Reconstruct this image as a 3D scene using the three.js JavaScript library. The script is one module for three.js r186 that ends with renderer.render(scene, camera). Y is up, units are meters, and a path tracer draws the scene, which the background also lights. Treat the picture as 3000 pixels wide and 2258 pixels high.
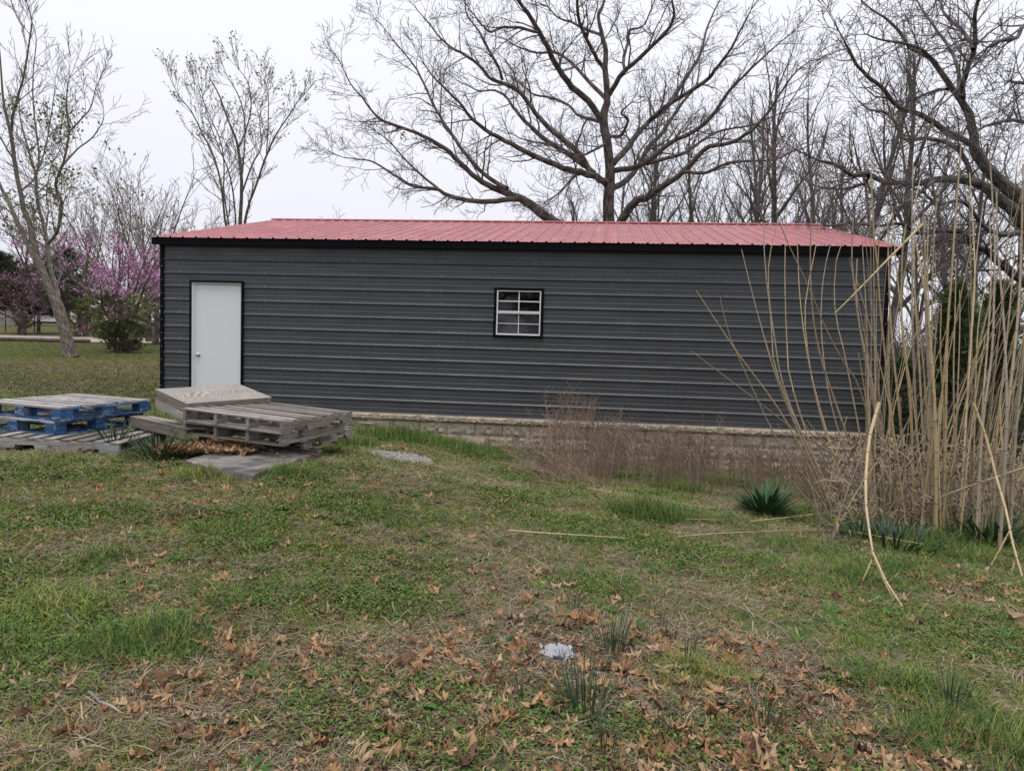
import * as THREE from 'three';
import { mergeGeometries } from 'three/addons/utils/BufferGeometryUtils.js';

// ---------------------------------------------------------------- camera, sky, sun, exposure
const scene = new THREE.Scene();
const EYE = 1.5, PITCH = 0.05962, ROLL = 0.02876, FOCAL = 2265, PW = 3000, PH = 2258;
const cpi = Math.cos(PITCH), spi = Math.sin(PITCH), cro = Math.cos(ROLL), sro = Math.sin(ROLL);
const FWD = new THREE.Vector3(0, -spi, -cpi);
const RIGHT = new THREE.Vector3(cro, sro * cpi, -sro * spi);
const UP = new THREE.Vector3(-sro, cro * cpi, -cro * spi);
const camera = new THREE.PerspectiveCamera(2 * Math.atan(PH / 2 / FOCAL) * 180 / Math.PI, PW / PH, 0.1, 900);
camera.position.set(0, EYE, 0);
camera.quaternion.setFromRotationMatrix(new THREE.Matrix4().makeBasis(RIGHT, UP, FWD.clone().negate()));
scene.add(camera);

const renderer = new THREE.WebGLRenderer({ antialias: true });
renderer.setSize(1024, 770);
renderer.toneMapping = THREE.LinearToneMapping;
renderer.toneMappingExposure = 1.06;
renderer.shadowMap.enabled = true;

function rng(seed) {
  let a = seed >>> 0;
  return () => { a |= 0; a = a + 0x6D2B79F5 | 0; let t = Math.imul(a ^ a >>> 15, 1 | a); t = t + Math.imul(t ^ t >>> 7, 61 | t) ^ t; return ((t ^ t >>> 14) >>> 0) / 4294967296; };
}
function hash2(ix, iy, s) { let h = Math.imul(ix, 374761393) + Math.imul(iy, 668265263) + Math.imul(s, 1274126177) | 0; h = Math.imul(h ^ h >>> 13, 1274126177); return ((h ^ h >>> 16) >>> 0) / 4294967296; }
const sm = t => t * t * (3 - 2 * t);
function vnoise(x, y, s = 0, wrap = 0) {
  const ix = Math.floor(x), iy = Math.floor(y), fx = sm(x - ix), fy = sm(y - iy);
  const w = v => wrap ? ((v % wrap) + wrap) % wrap : v;
  const a = hash2(w(ix), w(iy), s), b = hash2(w(ix + 1), w(iy), s), c = hash2(w(ix), w(iy + 1), s), d = hash2(w(ix + 1), w(iy + 1), s);
  return a + (b - a) * fx + (c - a) * fy + (a - b - c + d) * fx * fy;
}
function fbm(x, y, s = 0, oct = 4) { let v = 0, a = 0.5, n = 0; for (let i = 0; i < oct; i++) { v += a * vnoise(x, y, s + i * 17); n += a; a *= 0.5; x *= 2.03; y *= 2.03; } return v / n; }
const clamp = (v, a = 0, b = 1) => Math.min(b, Math.max(a, v));
const mix = (a, b, t) => a + (b - a) * t;
const smooth = (a, b, v) => sm(clamp((v - a) / (b - a)));

{ // overcast sky: pale, a little brighter overhead, faint cloud mottling
  const W = 512, H = 256, d = new Float32Array(W * H * 4);
  for (let j = 0; j < H; j++) {
    const el = Math.max(0, Math.sin(((j + 0.5) / H - 0.5) * Math.PI));
    for (let i = 0; i < W; i++) {
      const u = i / W * Math.PI * 2, r = 3.0 * (1.2 - el);
      const m = 1 + 0.05 * (fbm(5 + r * Math.cos(u), 5 + r * Math.sin(u), 3, 4) - 0.5);
      const b = (1 + 0.55 * el) * m, k = (j * W + i) * 4;
      d[k] = 0.765 * b; d[k + 1] = 0.775 * b; d[k + 2] = 0.85 * b; d[k + 3] = 1;
    }
  }
  const sky = new THREE.DataTexture(d, W, H, THREE.RGBAFormat, THREE.FloatType);
  sky.mapping = THREE.EquirectangularReflectionMapping;
  sky.magFilter = THREE.LinearFilter; sky.minFilter = THREE.LinearFilter; sky.needsUpdate = true;
  scene.background = sky; scene.environment = sky;
}
const sun = new THREE.DirectionalLight(0xfff9f0, 1.5);
sun.position.set(-5, 40, 2); sun.target.position.set(0, 0, -8);
sun.castShadow = true; sun.shadow.radius = 60; sun.shadow.mapSize.set(2048, 2048);
Object.assign(sun.shadow.camera, { left: -40, right: 40, top: 40, bottom: -40, near: 1, far: 120 });
scene.add(sun, sun.target);

// ---------------------------------------------------------------- helpers
const V = (x, y, z) => new THREE.Vector3(x, y, z);
const used = new Map();
function numbered(n) { const k = used.get(n) || 0; used.set(n, k + 1); return k ? n + '_' + String(k).padStart(3, '0') : n; }
function shadowed(o) { o.castShadow = true; o.receiveShadow = true; return o; }
function tag(o, label, category, group, kind) { Object.assign(o.userData, { label, category }); if (group) o.userData.group = group; if (kind) o.userData.kind = kind; return o; }
function thing(name, label, category, pos, group, kind) { const o = new THREE.Group(); o.name = numbered(name); if (pos) o.position.copy(pos); scene.add(o); return tag(o, label, category, group, kind); }
function part(name, geo, mat, parent, kind) { const m = shadowed(new THREE.Mesh(geo, mat)); m.name = name; parent.add(m); if (kind) m.userData.kind = kind; return m; }
function struct(name, geo, mat, label) { const m = shadowed(new THREE.Mesh(geo, mat)); m.name = numbered(name); m.userData = { kind: 'structure', label, category: name.replace(/_/g, ' ') }; scene.add(m); return m; }
function rayDir(px, py) { return FWD.clone().addScaledVector(RIGHT, (px - PW / 2) / FOCAL).addScaledVector(UP, (PH / 2 - py) / FOCAL); }
function at(px, py, depth) { const r = rayDir(px, py); return r.multiplyScalar(depth / -r.z).add(V(0, EYE, 0)); }

// ground heights in metres: rows by distance, columns by x
const GX = [-60, -12, -6, -3, -1.5, 0, 3, 6, 12, 60], GD = [-60, 0, 3.5, 7, 10, 13, 20, 35, 60, 80, 95, 150, 420];
const GH = [
  [-1.2, -1.25, -1.3, -1.4, -1.45, -1.5, -1.6, -1.7, -1.8, -2],
  [-1.2, -1.25, -1.3, -1.4, -1.45, -1.5, -1.6, -1.7, -1.8, -2],
  [-1.2, -1.2, -1.27, -1.38, -1.38, -1.5, -1.61, -1.72, -1.86, -2],
  [-1.2, -1.22, -1.265, -1.235, -1.21, -1.53, -1.74, -1.9, -2.05, -2.2],
  [-1.2, -1.22, -1.25, -1.36, -1.47, -1.68, -1.87, -2.03, -2.18, -2.3],
  [-1.25, -1.3, -1.36, -1.45, -1.62, -1.88, -2.03, -2.17, -2.3, -2.4],
  [-1.3, -1.33, -1.35, -1.4, -1.5, -1.7, -1.9, -2.1, -2.3, -2.4],
  [-1.3, -1.3, -1.3, -1.3, -1.35, -1.4, -1.6, -1.8, -2, -2.2],
  [-0.82, -0.82, -0.82, -0.82, -0.86, -0.9, -1, -1.2, -1.4, -1.6],
  [-0.25, -0.25, -0.25, -0.3, -0.35, -0.4, -0.5, -0.7, -0.9, -1],
  [0.1, 0.1, 0.1, 0.1, 0.05, 0, 0, -0.2, -0.3, -0.4],
  [0.9, 0.9, 0.9, 0.9, 0.85, 0.8, 0.8, 0.6, 0.5, 0.4],
  [2, 2, 2, 2, 2, 2, 2, 2, 2, 2]];
function seg(a, v) { let i = 0; while (i < a.length - 2 && v > a[i + 1]) i++; return [i, clamp((v - a[i]) / (a[i + 1] - a[i]))]; }
function crom(a, b, c, d, t) { return b + 0.5 * t * (c - a + t * (2 * a - 5 * b + 4 * c - d + t * (3 * (b - c) + d - a))); }
function gnd(x, z) {
  const [i, tx] = seg(GX, x), [j, td] = seg(GD, -z), sx = sm(tx) * 0.4 + tx * 0.6, sd = sm(td) * 0.4 + td * 0.6;
  const h = mix(mix(GH[j][i], GH[j][i + 1], sx), mix(GH[j + 1][i], GH[j + 1][i + 1], sx), sd) + EYE;
  return h + 0.045 * (fbm(x * 0.9 + 40, z * 0.9 + 40, 5, 3) - 0.5) + 0.03 * (vnoise(x * 3.1, z * 3.1, 9) - 0.5);
}
function onGround(px, py) { // the point of the ground seen at a place in the view
  const r = rayDir(px, py); let t = 1, p = V(0, EYE, 0);
  for (let k = 0; k < 4000; k++) { const q = V(r.x * t, EYE + r.y * t, r.z * t); if (q.y <= gnd(q.x, q.z)) { p = q; break; } p = q; t *= 1.004; }
  p.y = gnd(p.x, p.z); return p;
}

// mesh collector: triangles with normals, uv and colours
class Geo {
  constructor(colors = false) { this.p = []; this.n = []; this.u = []; this.c = colors ? [] : null; this.i = []; }
  get count() { return this.p.length / 3; }
  vert(x, y, z, nx, ny, nz, u = 0, v = 0, c) { this.p.push(x, y, z); this.n.push(nx, ny, nz); this.u.push(u, v); if (this.c) { c = c || [1, 1, 1]; this.c.push(c[0], c[1], c[2]); } return this.p.length / 3 - 1; }
  tube(pts, rad, sides = 5, col, cap = false) {
    const n = pts.length, t = V(0, 0, 0), a = V(0, 0, 0), b = V(0, 0, 0); let len = 0, base0 = this.count;
    t.copy(pts[1]).sub(pts[0]).normalize();
    a.set(Math.abs(t.y) > 0.9 ? 1 : 0, Math.abs(t.y) > 0.9 ? 0 : 1, 0).cross(t).normalize();
    for (let k = 0; k < n; k++) {
      if (k > 0) len += pts[k].distanceTo(pts[k - 1]);
      if (k === 0) t.copy(pts[1]).sub(pts[0]); else if (k === n - 1) t.copy(pts[k]).sub(pts[k - 1]); else t.copy(pts[k + 1]).sub(pts[k - 1]);
      t.normalize(); a.addScaledVector(t, -a.dot(t)).normalize(); b.crossVectors(t, a);
      const m = sides > 4 ? sides + 1 : sides, cc = col ? (typeof col === 'function' ? col(k, len) : col) : null;
      for (let s = 0; s < m; s++) {
        const an = s / sides * Math.PI * 2, ca = Math.cos(an), sa = Math.sin(an), nx = a.x * ca + b.x * sa, ny = a.y * ca + b.y * sa, nz = a.z * ca + b.z * sa;
        this.vert(pts[k].x + nx * rad[k], pts[k].y + ny * rad[k], pts[k].z + nz * rad[k], nx, ny, nz, s / sides * Math.max(0.05, rad[0] * 6.28), len, cc);
      }
    }
    const m = sides > 4 ? sides + 1 : sides;
    for (let k = 0; k < n - 1; k++) for (let s = 0; s < sides; s++) {
      const s2 = sides > 4 ? s + 1 : (s + 1) % sides, A = base0 + k * m + s, B = base0 + k * m + s2, C = A + m, D = B + m;
      this.i.push(A, B, D, A, D, C);
    }
    if (cap) for (const e of [0, n - 1]) {
      const sgn = e ? 1 : -1, c0 = this.count, q = e ? pts[n - 1].clone().sub(pts[n - 2]).normalize() : pts[0].clone().sub(pts[1]).normalize();
      const cc = col ? (typeof col === 'function' ? col(e, e ? len : 0) : col) : null;
      for (let s = 0; s < sides; s++) { const o = (base0 + e * m + s) * 3; this.vert(this.p[o], this.p[o + 1], this.p[o + 2], q.x, q.y, q.z, this.p[o], this.p[o + 2], cc); }
      for (let s = 1; s < sides - 1; s++) this.i.push(c0, c0 + (sgn > 0 ? s : s + 1), c0 + (sgn > 0 ? s + 1 : s));
    }
    return this;
  }
  tri(a, b, c, col) { // flat triangle
    const e = b.clone().sub(a), f = c.clone().sub(a), n = e.cross(f).normalize();
    const k = this.vert(a.x, a.y, a.z, n.x, n.y, n.z, 0, 0, col); this.vert(b.x, b.y, b.z, n.x, n.y, n.z, 1, 0, col); this.vert(c.x, c.y, c.z, n.x, n.y, n.z, 0, 1, col); this.i.push(k, k + 1, k + 2); return this;
  }
  quad(a, b, c, d, col, uv) {
    const n = b.clone().sub(a).cross(c.clone().sub(a)).normalize(), P = [a, b, c, d], U = uv || [[0, 0], [1, 0], [1, 1], [0, 1]], k = this.count;
    P.forEach((q, j) => this.vert(q.x, q.y, q.z, n.x, n.y, n.z, U[j][0], U[j][1], col)); this.i.push(k, k + 1, k + 2, k, k + 2, k + 3); return this;
  }
  box(cx, cy, cz, sx, sy, sz, col) {
    const x0 = cx - sx / 2, x1 = cx + sx / 2, y0 = cy - sy / 2, y1 = cy + sy / 2, z0 = cz - sz / 2, z1 = cz + sz / 2;
    this.quad(V(x0, y0, z1), V(x1, y0, z1), V(x1, y1, z1), V(x0, y1, z1), col, [[x0, y0], [x1, y0], [x1, y1], [x0, y1]]);
    this.quad(V(x1, y0, z0), V(x0, y0, z0), V(x0, y1, z0), V(x1, y1, z0), col, [[x1, y0], [x0, y0], [x0, y1], [x1, y1]]);
    this.quad(V(x1, y0, z1), V(x1, y0, z0), V(x1, y1, z0), V(x1, y1, z1), col, [[z1, y0], [z0, y0], [z0, y1], [z1, y1]]);
    this.quad(V(x0, y0, z0), V(x0, y0, z1), V(x0, y1, z1), V(x0, y1, z0), col, [[z0, y0], [z1, y0], [z1, y1], [z0, y1]]);
    this.quad(V(x0, y1, z1), V(x1, y1, z1), V(x1, y1, z0), V(x0, y1, z0), col, [[x0, z1], [x1, z1], [x1, z0], [x0, z0]]);
    this.quad(V(x0, y0, z0), V(x1, y0, z0), V(x1, y0, z1), V(x0, y0, z1), col, [[x0, z0], [x1, z0], [x1, z1], [x0, z1]]); return this;
  }
  build() {
    const g = new THREE.BufferGeometry();
    g.setAttribute('position', new THREE.Float32BufferAttribute(this.p, 3)); g.setAttribute('normal', new THREE.Float32BufferAttribute(this.n, 3)); g.setAttribute('uv', new THREE.Float32BufferAttribute(this.u, 2));
    if (this.c) g.setAttribute('color', new THREE.Float32BufferAttribute(this.c, 3));
    g.setIndex(this.i); return g;
  }
}
function dataTex(N, M, fn, srgb = true, rx = 1, ry = 1) {
  const d = new Uint8Array(N * M * 4);
  for (let j = 0; j < M; j++) for (let i = 0; i < N; i++) { const c = fn(i / N, j / M), k = (j * N + i) * 4; d[k] = clamp(c[0]) * 255; d[k + 1] = clamp(c[1]) * 255; d[k + 2] = clamp(c[2]) * 255; d[k + 3] = 255; }
  const t = new THREE.DataTexture(d, N, M, THREE.RGBAFormat); t.wrapS = t.wrapT = THREE.RepeatWrapping; t.magFilter = THREE.LinearFilter; t.minFilter = THREE.LinearMipmapLinearFilter; t.generateMipmaps = true;
  if (srgb) t.colorSpace = THREE.SRGBColorSpace; t.repeat.set(rx, ry); t.needsUpdate = true; return t;
}
const lin = (r, g, b) => new THREE.Color().setRGB(r, g, b);
const mat = (r, g, b, rough = 0.85, more = {}) => new THREE.MeshStandardMaterial({ color: lin(r, g, b), roughness: rough, metalness: 0, ...more });
const tn = (u, v, fu, fv, s) => { // tiling noise with whole periods fu, fv
  const ix = Math.floor(u * fu), iy = Math.floor(v * fv), fx = sm(u * fu - ix), fy = sm(v * fv - iy), w = (q, p) => ((q % p) + p) % p;
  const a = hash2(w(ix, fu), w(iy, fv), s), b = hash2(w(ix + 1, fu), w(iy, fv), s), c = hash2(w(ix, fu), w(iy + 1, fv), s), d = hash2(w(ix + 1, fu), w(iy + 1, fv), s);
  return a + (b - a) * fx + (c - a) * fy + (a - b - c + d) * fx * fy;
};

// ---------------------------------------------------------------- ground, driveway
// patches of the lawn: 0 dead thatch .. 1 green; leaf litter density
const LEAFY = [[1750, 2110, 0.75, 2.2], [2050, 2130, 0.8, 2.4], [2250, 2240, 0.7, 2.2], [1400, 2080, 0.6, 1.0], [640, 1960, 0.5, 1.3], [900, 2080, 0.5, 0.8], [560, 1740, 0.6, 0.45], [330, 2100, 0.4, 0.6], [2380, 2020, 0.35, 0.7], [2700, 2150, 0.35, 0.7], [1150, 2180, 0.4, 0.9], [1640, 2200, 0.5, 1.5], [1420, 1480, 0.8, 0.5], [950, 1400, 0.5, 0.6], [1170, 1320, 0.4, 0.9], [1170, 1390, 0.3, 0.6], [1750, 1460, 0.35, 1], [2170, 1690, 0.6, 0.4], [2850, 1720, 0.6, 0.9], [2500, 1620, 0.4, 0.5], [380, 1420, 0.7, 0.45], [1330, 1700, 0.5, 0.35], [120, 1620, 0.6, 0.4], [1500, 1730, 0.3, 0.5], [620, 1470, 0.5, 0.5]].map(([x, y, r, s]) => { const p = onGround(x, y); return [p.x, p.z, r, s]; });
function leafiness(x, z) { let v = 0.11 + 0.25 * smooth(0.48, 0.8, fbm(x * 1.1 + 9, z * 1.1, 31, 3)); for (const [a, b, r, s] of LEAFY) { const d = ((x - a) ** 2 + (z - b) ** 2) / (r * r); if (d < 6) v += s * 0.62 * Math.exp(-d); } return v; }
function greenness(x, z) { return clamp(0.58 + 0.42 * smooth(0.3, 0.66, fbm(x * 0.75 + 3, z * 0.75 + 11, 41, 4)) + 0.5 * (vnoise(x * 2.3, z * 2.3, 43) - 0.5) + 0.35 * (vnoise(x * 6.3, z * 6.3, 44) - 0.5)); }
const nonuni = (stops) => { const a = []; for (let k = 0; k < stops.length - 1; k++) { const [p, n] = stops[k], q = stops[k + 1][0]; for (let j = 0; j < n; j++) a.push(p + (q - p) * j / n); } a.push(stops[stops.length - 1][0]); return a; };
{
  const xs = nonuni([[-420, 12], [-60, 30], [-16, 110], [12, 40], [60, 12], [420, 1]]), zs = nonuni([[60, 20], [4, 90], [-14, 70], [-38, 40], [-100, 20], [-420, 1]]);
  const nx = xs.length, nz = zs.length, pos = [], col = [], uv = [], idx = [];
  for (const z of zs) for (const x of xs) {
    pos.push(x, gnd(x, z), z); uv.push(x, z);
    const g = greenness(x, z), far = smooth(14, 30, -z), dead = clamp(smooth(0.46, 0.7, fbm(x * 0.12 + 7, z * 0.35 + 3, 61, 3)) + 0.7 * smooth(14, 17, -z) * (1 - smooth(24, 30, -z)) * smooth(0.3, 0.6, fbm(x * 0.3 + 2, z * 0.9 + 5, 63, 3))) * far;
    const a = mix(mix(0.30, 0.20, g), mix(0.36, 0.52, dead), far), b = mix(mix(0.24, 0.23, g), mix(0.40, 0.40, dead), far), c = mix(mix(0.17, 0.11, g), mix(0.19, 0.27, dead), far); // bare soil and old thatch near, closed turf beyond
    col.push(a, b, c);
  }
  for (let j = 0; j < nz - 1; j++) for (let i = 0; i < nx - 1; i++) { const a = j * nx + i, b = a + 1, c = a + nx, d = c + 1; idx.push(a, b, c, b, d, c); }
  const g = new THREE.BufferGeometry(); g.setAttribute('position', new THREE.Float32BufferAttribute(pos, 3)); g.setAttribute('uv', new THREE.Float32BufferAttribute(uv, 2)); g.setAttribute('color', new THREE.Float32BufferAttribute(col, 3)); g.setIndex(idx); g.computeVertexNormals();
  const R = rng(5), N = 1024, strands = new Float32Array(N * N).fill(0.4); // fine thatch: crossing short strands
  for (let k = 0; k < 26000; k++) { let x = R() * N, y = R() * N, a = R() * 6.28; const v = 0.15 + R() * 0.85, L = 8 + R() * 26; for (let s = 0; s < L; s++) { strands[(Math.floor(y) % N + N) % N * N + (Math.floor(x) % N + N) % N] = v; x += Math.cos(a); y += Math.sin(a); a += (R() - 0.5) * 0.25; } }
  const tex = dataTex(N, N, (u, v) => { const s = strands[Math.floor(v * N) * N + Math.floor(u * N)], n = tn(u, v, 9, 9, 1) * 0.5 + tn(u, v, 31, 31, 2) * 0.5, q = 0.30 + 0.42 * s + 0.3 * (n - 0.5), w = tn(u, v, 17, 17, 4) > 0.55 ? 1 : 0; return [q * (1.0 - 0.08 * w), q * (0.96 + 0.03 * w), q * (0.86 - 0.1 * w)]; }, true, 0.5, 0.5);
  const bump = tex.clone(); bump.colorSpace = THREE.NoColorSpace; bump.needsUpdate = true;
  struct('ground', g, new THREE.MeshPhysicalMaterial({ vertexColors: true, map: tex, bumpMap: bump, bumpScale: 0.012, roughness: 1, specularIntensity: 0.15 }), 'patchy spring lawn of green grass, dead thatch and bare soil');
}
{ // gravel driveway crossing behind the left trees
  const g = new Geo(), xs = [], z0 = -50.5, z1 = -61; for (let x = -75; x <= 30; x += 3) xs.push(x);
  const w = (x) => 0.7 * Math.sin(x * 0.11) + 0.3 * Math.sin(x * 0.43);
  for (const x of xs) for (let k = 0; k < 5; k++) { const z = mix(z0 + w(x), z1 + w(x + 9), k / 4); g.vert(x, gnd(x, z) + 0.05, z, 0, 1, 0, x, z); }
  for (let i = 0; i < xs.length - 1; i++) for (let k = 0; k < 4; k++) { const a = i * 5 + k; g.i.push(a, a + 5, a + 6, a, a + 6, a + 1); }
  const t = dataTex(256, 256, (u, v) => { const n = 0.5 * tn(u, v, 64, 64, 3) + 0.3 * tn(u, v, 17, 17, 5) + 0.2 * tn(u, v, 5, 5, 6); const q = 0.52 + 0.3 * n; return [q, q * 0.92, q * 0.82]; }, true, 0.25, 0.25);
  struct('gravel_driveway', g.build(), new THREE.MeshStandardMaterial({ map: t, roughness: 1 }), 'pale gravel driveway crossing behind the grey barked tree');
}

// ---------------------------------------------------------------- shed
const YAW = 0.1225, SHED = V(-6, EYE, -13.387), HALF = 4.75, X0 = -0.105, X1 = 11.83, BASE = -1.29, EAVE = 1.56, RIDGE = 2.60, RIB = 0.2286;
const shedPoint = (x, y, z) => V(x, y, z).applyAxisAngle(V(0, 1, 0), -YAW).add(SHED); // local: x along the wall, z out towards the yard
const M = {};
{
  const grime = dataTex(512, 512, (u, v) => { const n = 0.5 * tn(u, v, 6, 40, 11) + 0.3 * tn(u, v, 90, 12, 12) + 0.2 * tn(u, v, 160, 160, 13), q = 0.90 + 0.12 * (n - 0.5) * 2; return [q, q, q]; }, true, 0.4, 0.4);
  const rmap = dataTex(512, 512, (u, v) => { const n = 0.6 * tn(u, v, 9, 9, 21) + 0.4 * tn(u, v, 60, 8, 22), q = 0.30 + 0.3 * n; return [q, q, q]; }, false, 0.5, 0.5);
  M.siding = new THREE.MeshStandardMaterial({ color: lin(0.070, 0.073, 0.079), roughness: 1, roughnessMap: rmap, map: grime, metalness: 0 });
  M.trim = new THREE.MeshPhysicalMaterial({ color: lin(0.004, 0.004, 0.005), roughness: 0.7, specularIntensity: 0.2 });
  const streak = dataTex(512, 512, (u, v) => { // chalked patches and run marks down the slope
    const run = tn(u, v, 150, 3, 31), patch = tn(u, v, 14, 9, 32) * 0.6 + tn(u, v, 37, 25, 33) * 0.4, q = 0.87 + 0.15 * smooth(0.55, 0.8, run * 0.5 + patch * 0.5) + 0.10 * (tn(u, v, 90, 60, 34) - 0.5);
    return [q, q * 0.985, q * 0.985]; }, true, 0.33, 0.2);
  const rrough = dataTex(512, 512, (u, v) => { const n = tn(u, v, 120, 4, 41) * 0.5 + tn(u, v, 20, 12, 42) * 0.5, q = 0.24 + 0.34 * n; return [q, q, q]; }, false, 0.33, 0.2);
  M.roof = new THREE.MeshStandardMaterial({ color: lin(0.48, 0.15, 0.158), roughness: 1, roughnessMap: rrough, map: streak, metalness: 0 });
  M.white = mat(0.70, 0.735, 0.74, 0.5);
  M.vinyl = mat(0.78, 0.78, 0.78, 0.45);
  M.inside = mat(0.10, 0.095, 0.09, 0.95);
  M.steel = mat(0.55, 0.54, 0.52, 0.3, { metalness: 0.9 });
  M.screw = mat(0.5, 0.5, 0.5, 0.35, { metalness: 0.7 });
  M.glass = new THREE.MeshPhysicalMaterial({ color: 0xffffff, roughness: 0.03, transmission: 1, thickness: 0, ior: 1.5 });
  M.screen = new THREE.MeshStandardMaterial({ color: lin(0.05, 0.05, 0.053), roughness: 0.9, transparent: true, opacity: 0.62 });
}
const shed = thing('metal_shed', 'long charcoal metal shed with red ribbed roof and white door', 'shed', SHED.clone());
shed.rotation.y = -YAW;
// rib profile across one 9 inch pitch: [offset, height]; a tall rib and two shallow ones
const PROF = [[0, 0.021], [0.006, 0.021], [0.028, 0], [0.078, 0], [0.083, 0.0045], [0.095, 0.0045], [0.100, 0], [0.142, 0], [0.147, 0.0045], [0.159, 0.0045], [0.164, 0], [0.206, 0], [0.222, 0.021], [RIB, 0.021]];
function profile(lo, hi, start) { // [coordinate, height] samples between lo and hi
  const out = [], h = (v) => { let q = ((v - start) % RIB + RIB) % RIB; for (let k = 0; k < PROF.length - 1; k++) if (q <= PROF[k + 1][0]) return mix(PROF[k][1], PROF[k + 1][1], (q - PROF[k][0]) / (PROF[k + 1][0] - PROF[k][0])); return 0.021; };
  out.push([lo, h(lo)]);
  for (let k = Math.floor((lo - start) / RIB) - 1; k * RIB + start < hi; k++) for (const [o] of PROF.slice(0, -1)) { const v = start + k * RIB + o; if (v > lo + 1e-4 && v < hi - 1e-4) out.push([v, h(v)]); }
  out.push([hi, h(hi)]); return out;
}
// extrude a profile: f(coordinate, height, end) gives a point
function ribbed(g, lo, hi, start, f, uvf) {
  const pr = profile(lo, hi, start);
  for (let k = 0; k < pr.length - 1; k++) {
    const [a, ha] = pr[k], [b, hb] = pr[k + 1]; g.quad(f(a, ha, 0), f(a, ha, 1), f(b, hb, 1), f(b, hb, 0), null, uvf ? [uvf(a, 0), uvf(a, 1), uvf(b, 1), uvf(b, 0)] : null);
  }
}
const DOOR = { x0: 0.452, x1: 1.388, y0: BASE, y1: 0.825 }, WIN = { x0: 5.735, x1: 6.505, y0: 0.05, y1: 0.81 };
const RIBY = 1.21 - 11 * RIB - 0.006; // ribs count up from here
{
  const sheet = 4 * RIB, cuts = [X0 + 0.02, DOOR.x0, DOOR.x1, WIN.x0, WIN.x1, X1 - 0.02];
  for (let s = 0; s < 4; s++) {
    const y0 = Math.max(BASE, RIBY + s * sheet), y1 = s === 3 ? 1.52 : RIBY + (s + 1) * sheet, g = new Geo();
    if (s === 0 && y0 > BASE) continue;
    for (let c = 0; c < 5; c++) {
      const hole = c === 1 ? DOOR : c === 3 ? WIN : null;
      for (const [a, b] of hole ? [[y0, Math.min(y1, hole.y0)], [Math.max(y0, hole.y1), y1]] : [[y0, y1]])
        if (b - a > 0.002) ribbed(g, a, b, RIBY, (y, h, e) => V(cuts[c + e], y, h), (y, e) => [cuts[c + e], y]);
    }
    if (g.count) part('siding_panel', g.build(), M.siding, shed);
  }
  // end walls and back wall
  const slope = (z) => mix(EAVE, RIDGE, clamp(1 - Math.abs(z + HALF) / HALF)) - 0.06;
  for (const [x, dir] of [[X0 + 0.02, -1], [X1 - 0.02, 1]]) {
    const g = new Geo();
    ribbed(g, BASE, 2.5, RIBY, (y, h, e) => { const t = clamp((y - EAVE + 0.06) / (RIDGE - EAVE)), zz = e ? -HALF * 2 + HALF * t : -HALF * t; return V(x + dir * h, Math.min(y, slope(zz)), zz); }, (y, e) => [e * 9.5, y]);
    part('end_wall', g.build(), M.siding, shed);
  }
  { const g = new Geo(); ribbed(g, BASE, 1.5, RIBY, (y, h, e) => V(e ? X0 + 0.02 : X1 - 0.02, y, -2 * HALF - h), (y, e) => [e * 12, y]); part('back_wall', g.build(), M.siding, shed); }
  { const g = new Geo(); g.box((X0 + X1) / 2, BASE - 0.06, -HALF, X1 - X0 - 0.02, 0.12, 2 * HALF - 0.02); part('floor', g.build(), M.inside, shed); }
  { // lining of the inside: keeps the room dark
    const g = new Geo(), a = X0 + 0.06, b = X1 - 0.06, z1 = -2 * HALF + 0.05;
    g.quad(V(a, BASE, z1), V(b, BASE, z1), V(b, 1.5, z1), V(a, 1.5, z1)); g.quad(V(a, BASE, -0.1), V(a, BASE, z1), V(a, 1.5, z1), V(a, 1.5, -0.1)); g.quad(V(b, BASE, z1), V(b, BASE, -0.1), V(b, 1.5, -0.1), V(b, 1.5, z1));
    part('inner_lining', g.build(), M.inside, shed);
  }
  // roof: sheets of four ribs on both slopes
  const roof = new THREE.Group(); roof.name = 'roof'; shed.add(roof);
  const rx0 = -0.205, rx1 = 11.965, n = Math.ceil((rx1 - rx0) / sheet), za = 0.14, L = HALF + za;
  for (const side of [1, -1]) for (let k = 0; k < n; k++) {
    const lo = rx0 + k * sheet, hi = Math.min(rx1, lo + sheet + 0.004), g = new Geo(), lift = k % 2 ? 0.0 : 0.0022;
    ribbed(g, lo, hi, rx0 + 0.12, (x, h, e) => { const z = side > 0 ? (e ? -HALF + 0.02 : za) : (e ? -HALF - 0.02 : -2 * HALF - za), y = e ? RIDGE : EAVE; return side > 0 ? V(x, y + h + lift, z) : V(x, y + h + lift, z); }, (x, e) => [x, e * L]);
    part('roof_panel', g.build(), M.roof, roof);
  }
  { const g = new Geo(), w = 0.17, dy = w * (RIDGE - EAVE) / HALF, y = RIDGE + 0.045, a = rx0 - 0.01, b = rx1 + 0.01;
    for (const s of [1, -1]) { const zo = -HALF + s * w; g.quad(V(a, y - dy, zo), V(b, y - dy, zo), V(b, y, -HALF), V(a, y, -HALF), null, [[a, 0], [b, 0], [b, 0.2], [a, 0.2]]); g.quad(V(a, y - dy - 0.024, zo), V(b, y - dy - 0.024, zo), V(b, y - dy, zo), V(a, y - dy, zo)); }
    part('ridge_cap', g.build(), M.roof, roof); }
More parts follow.
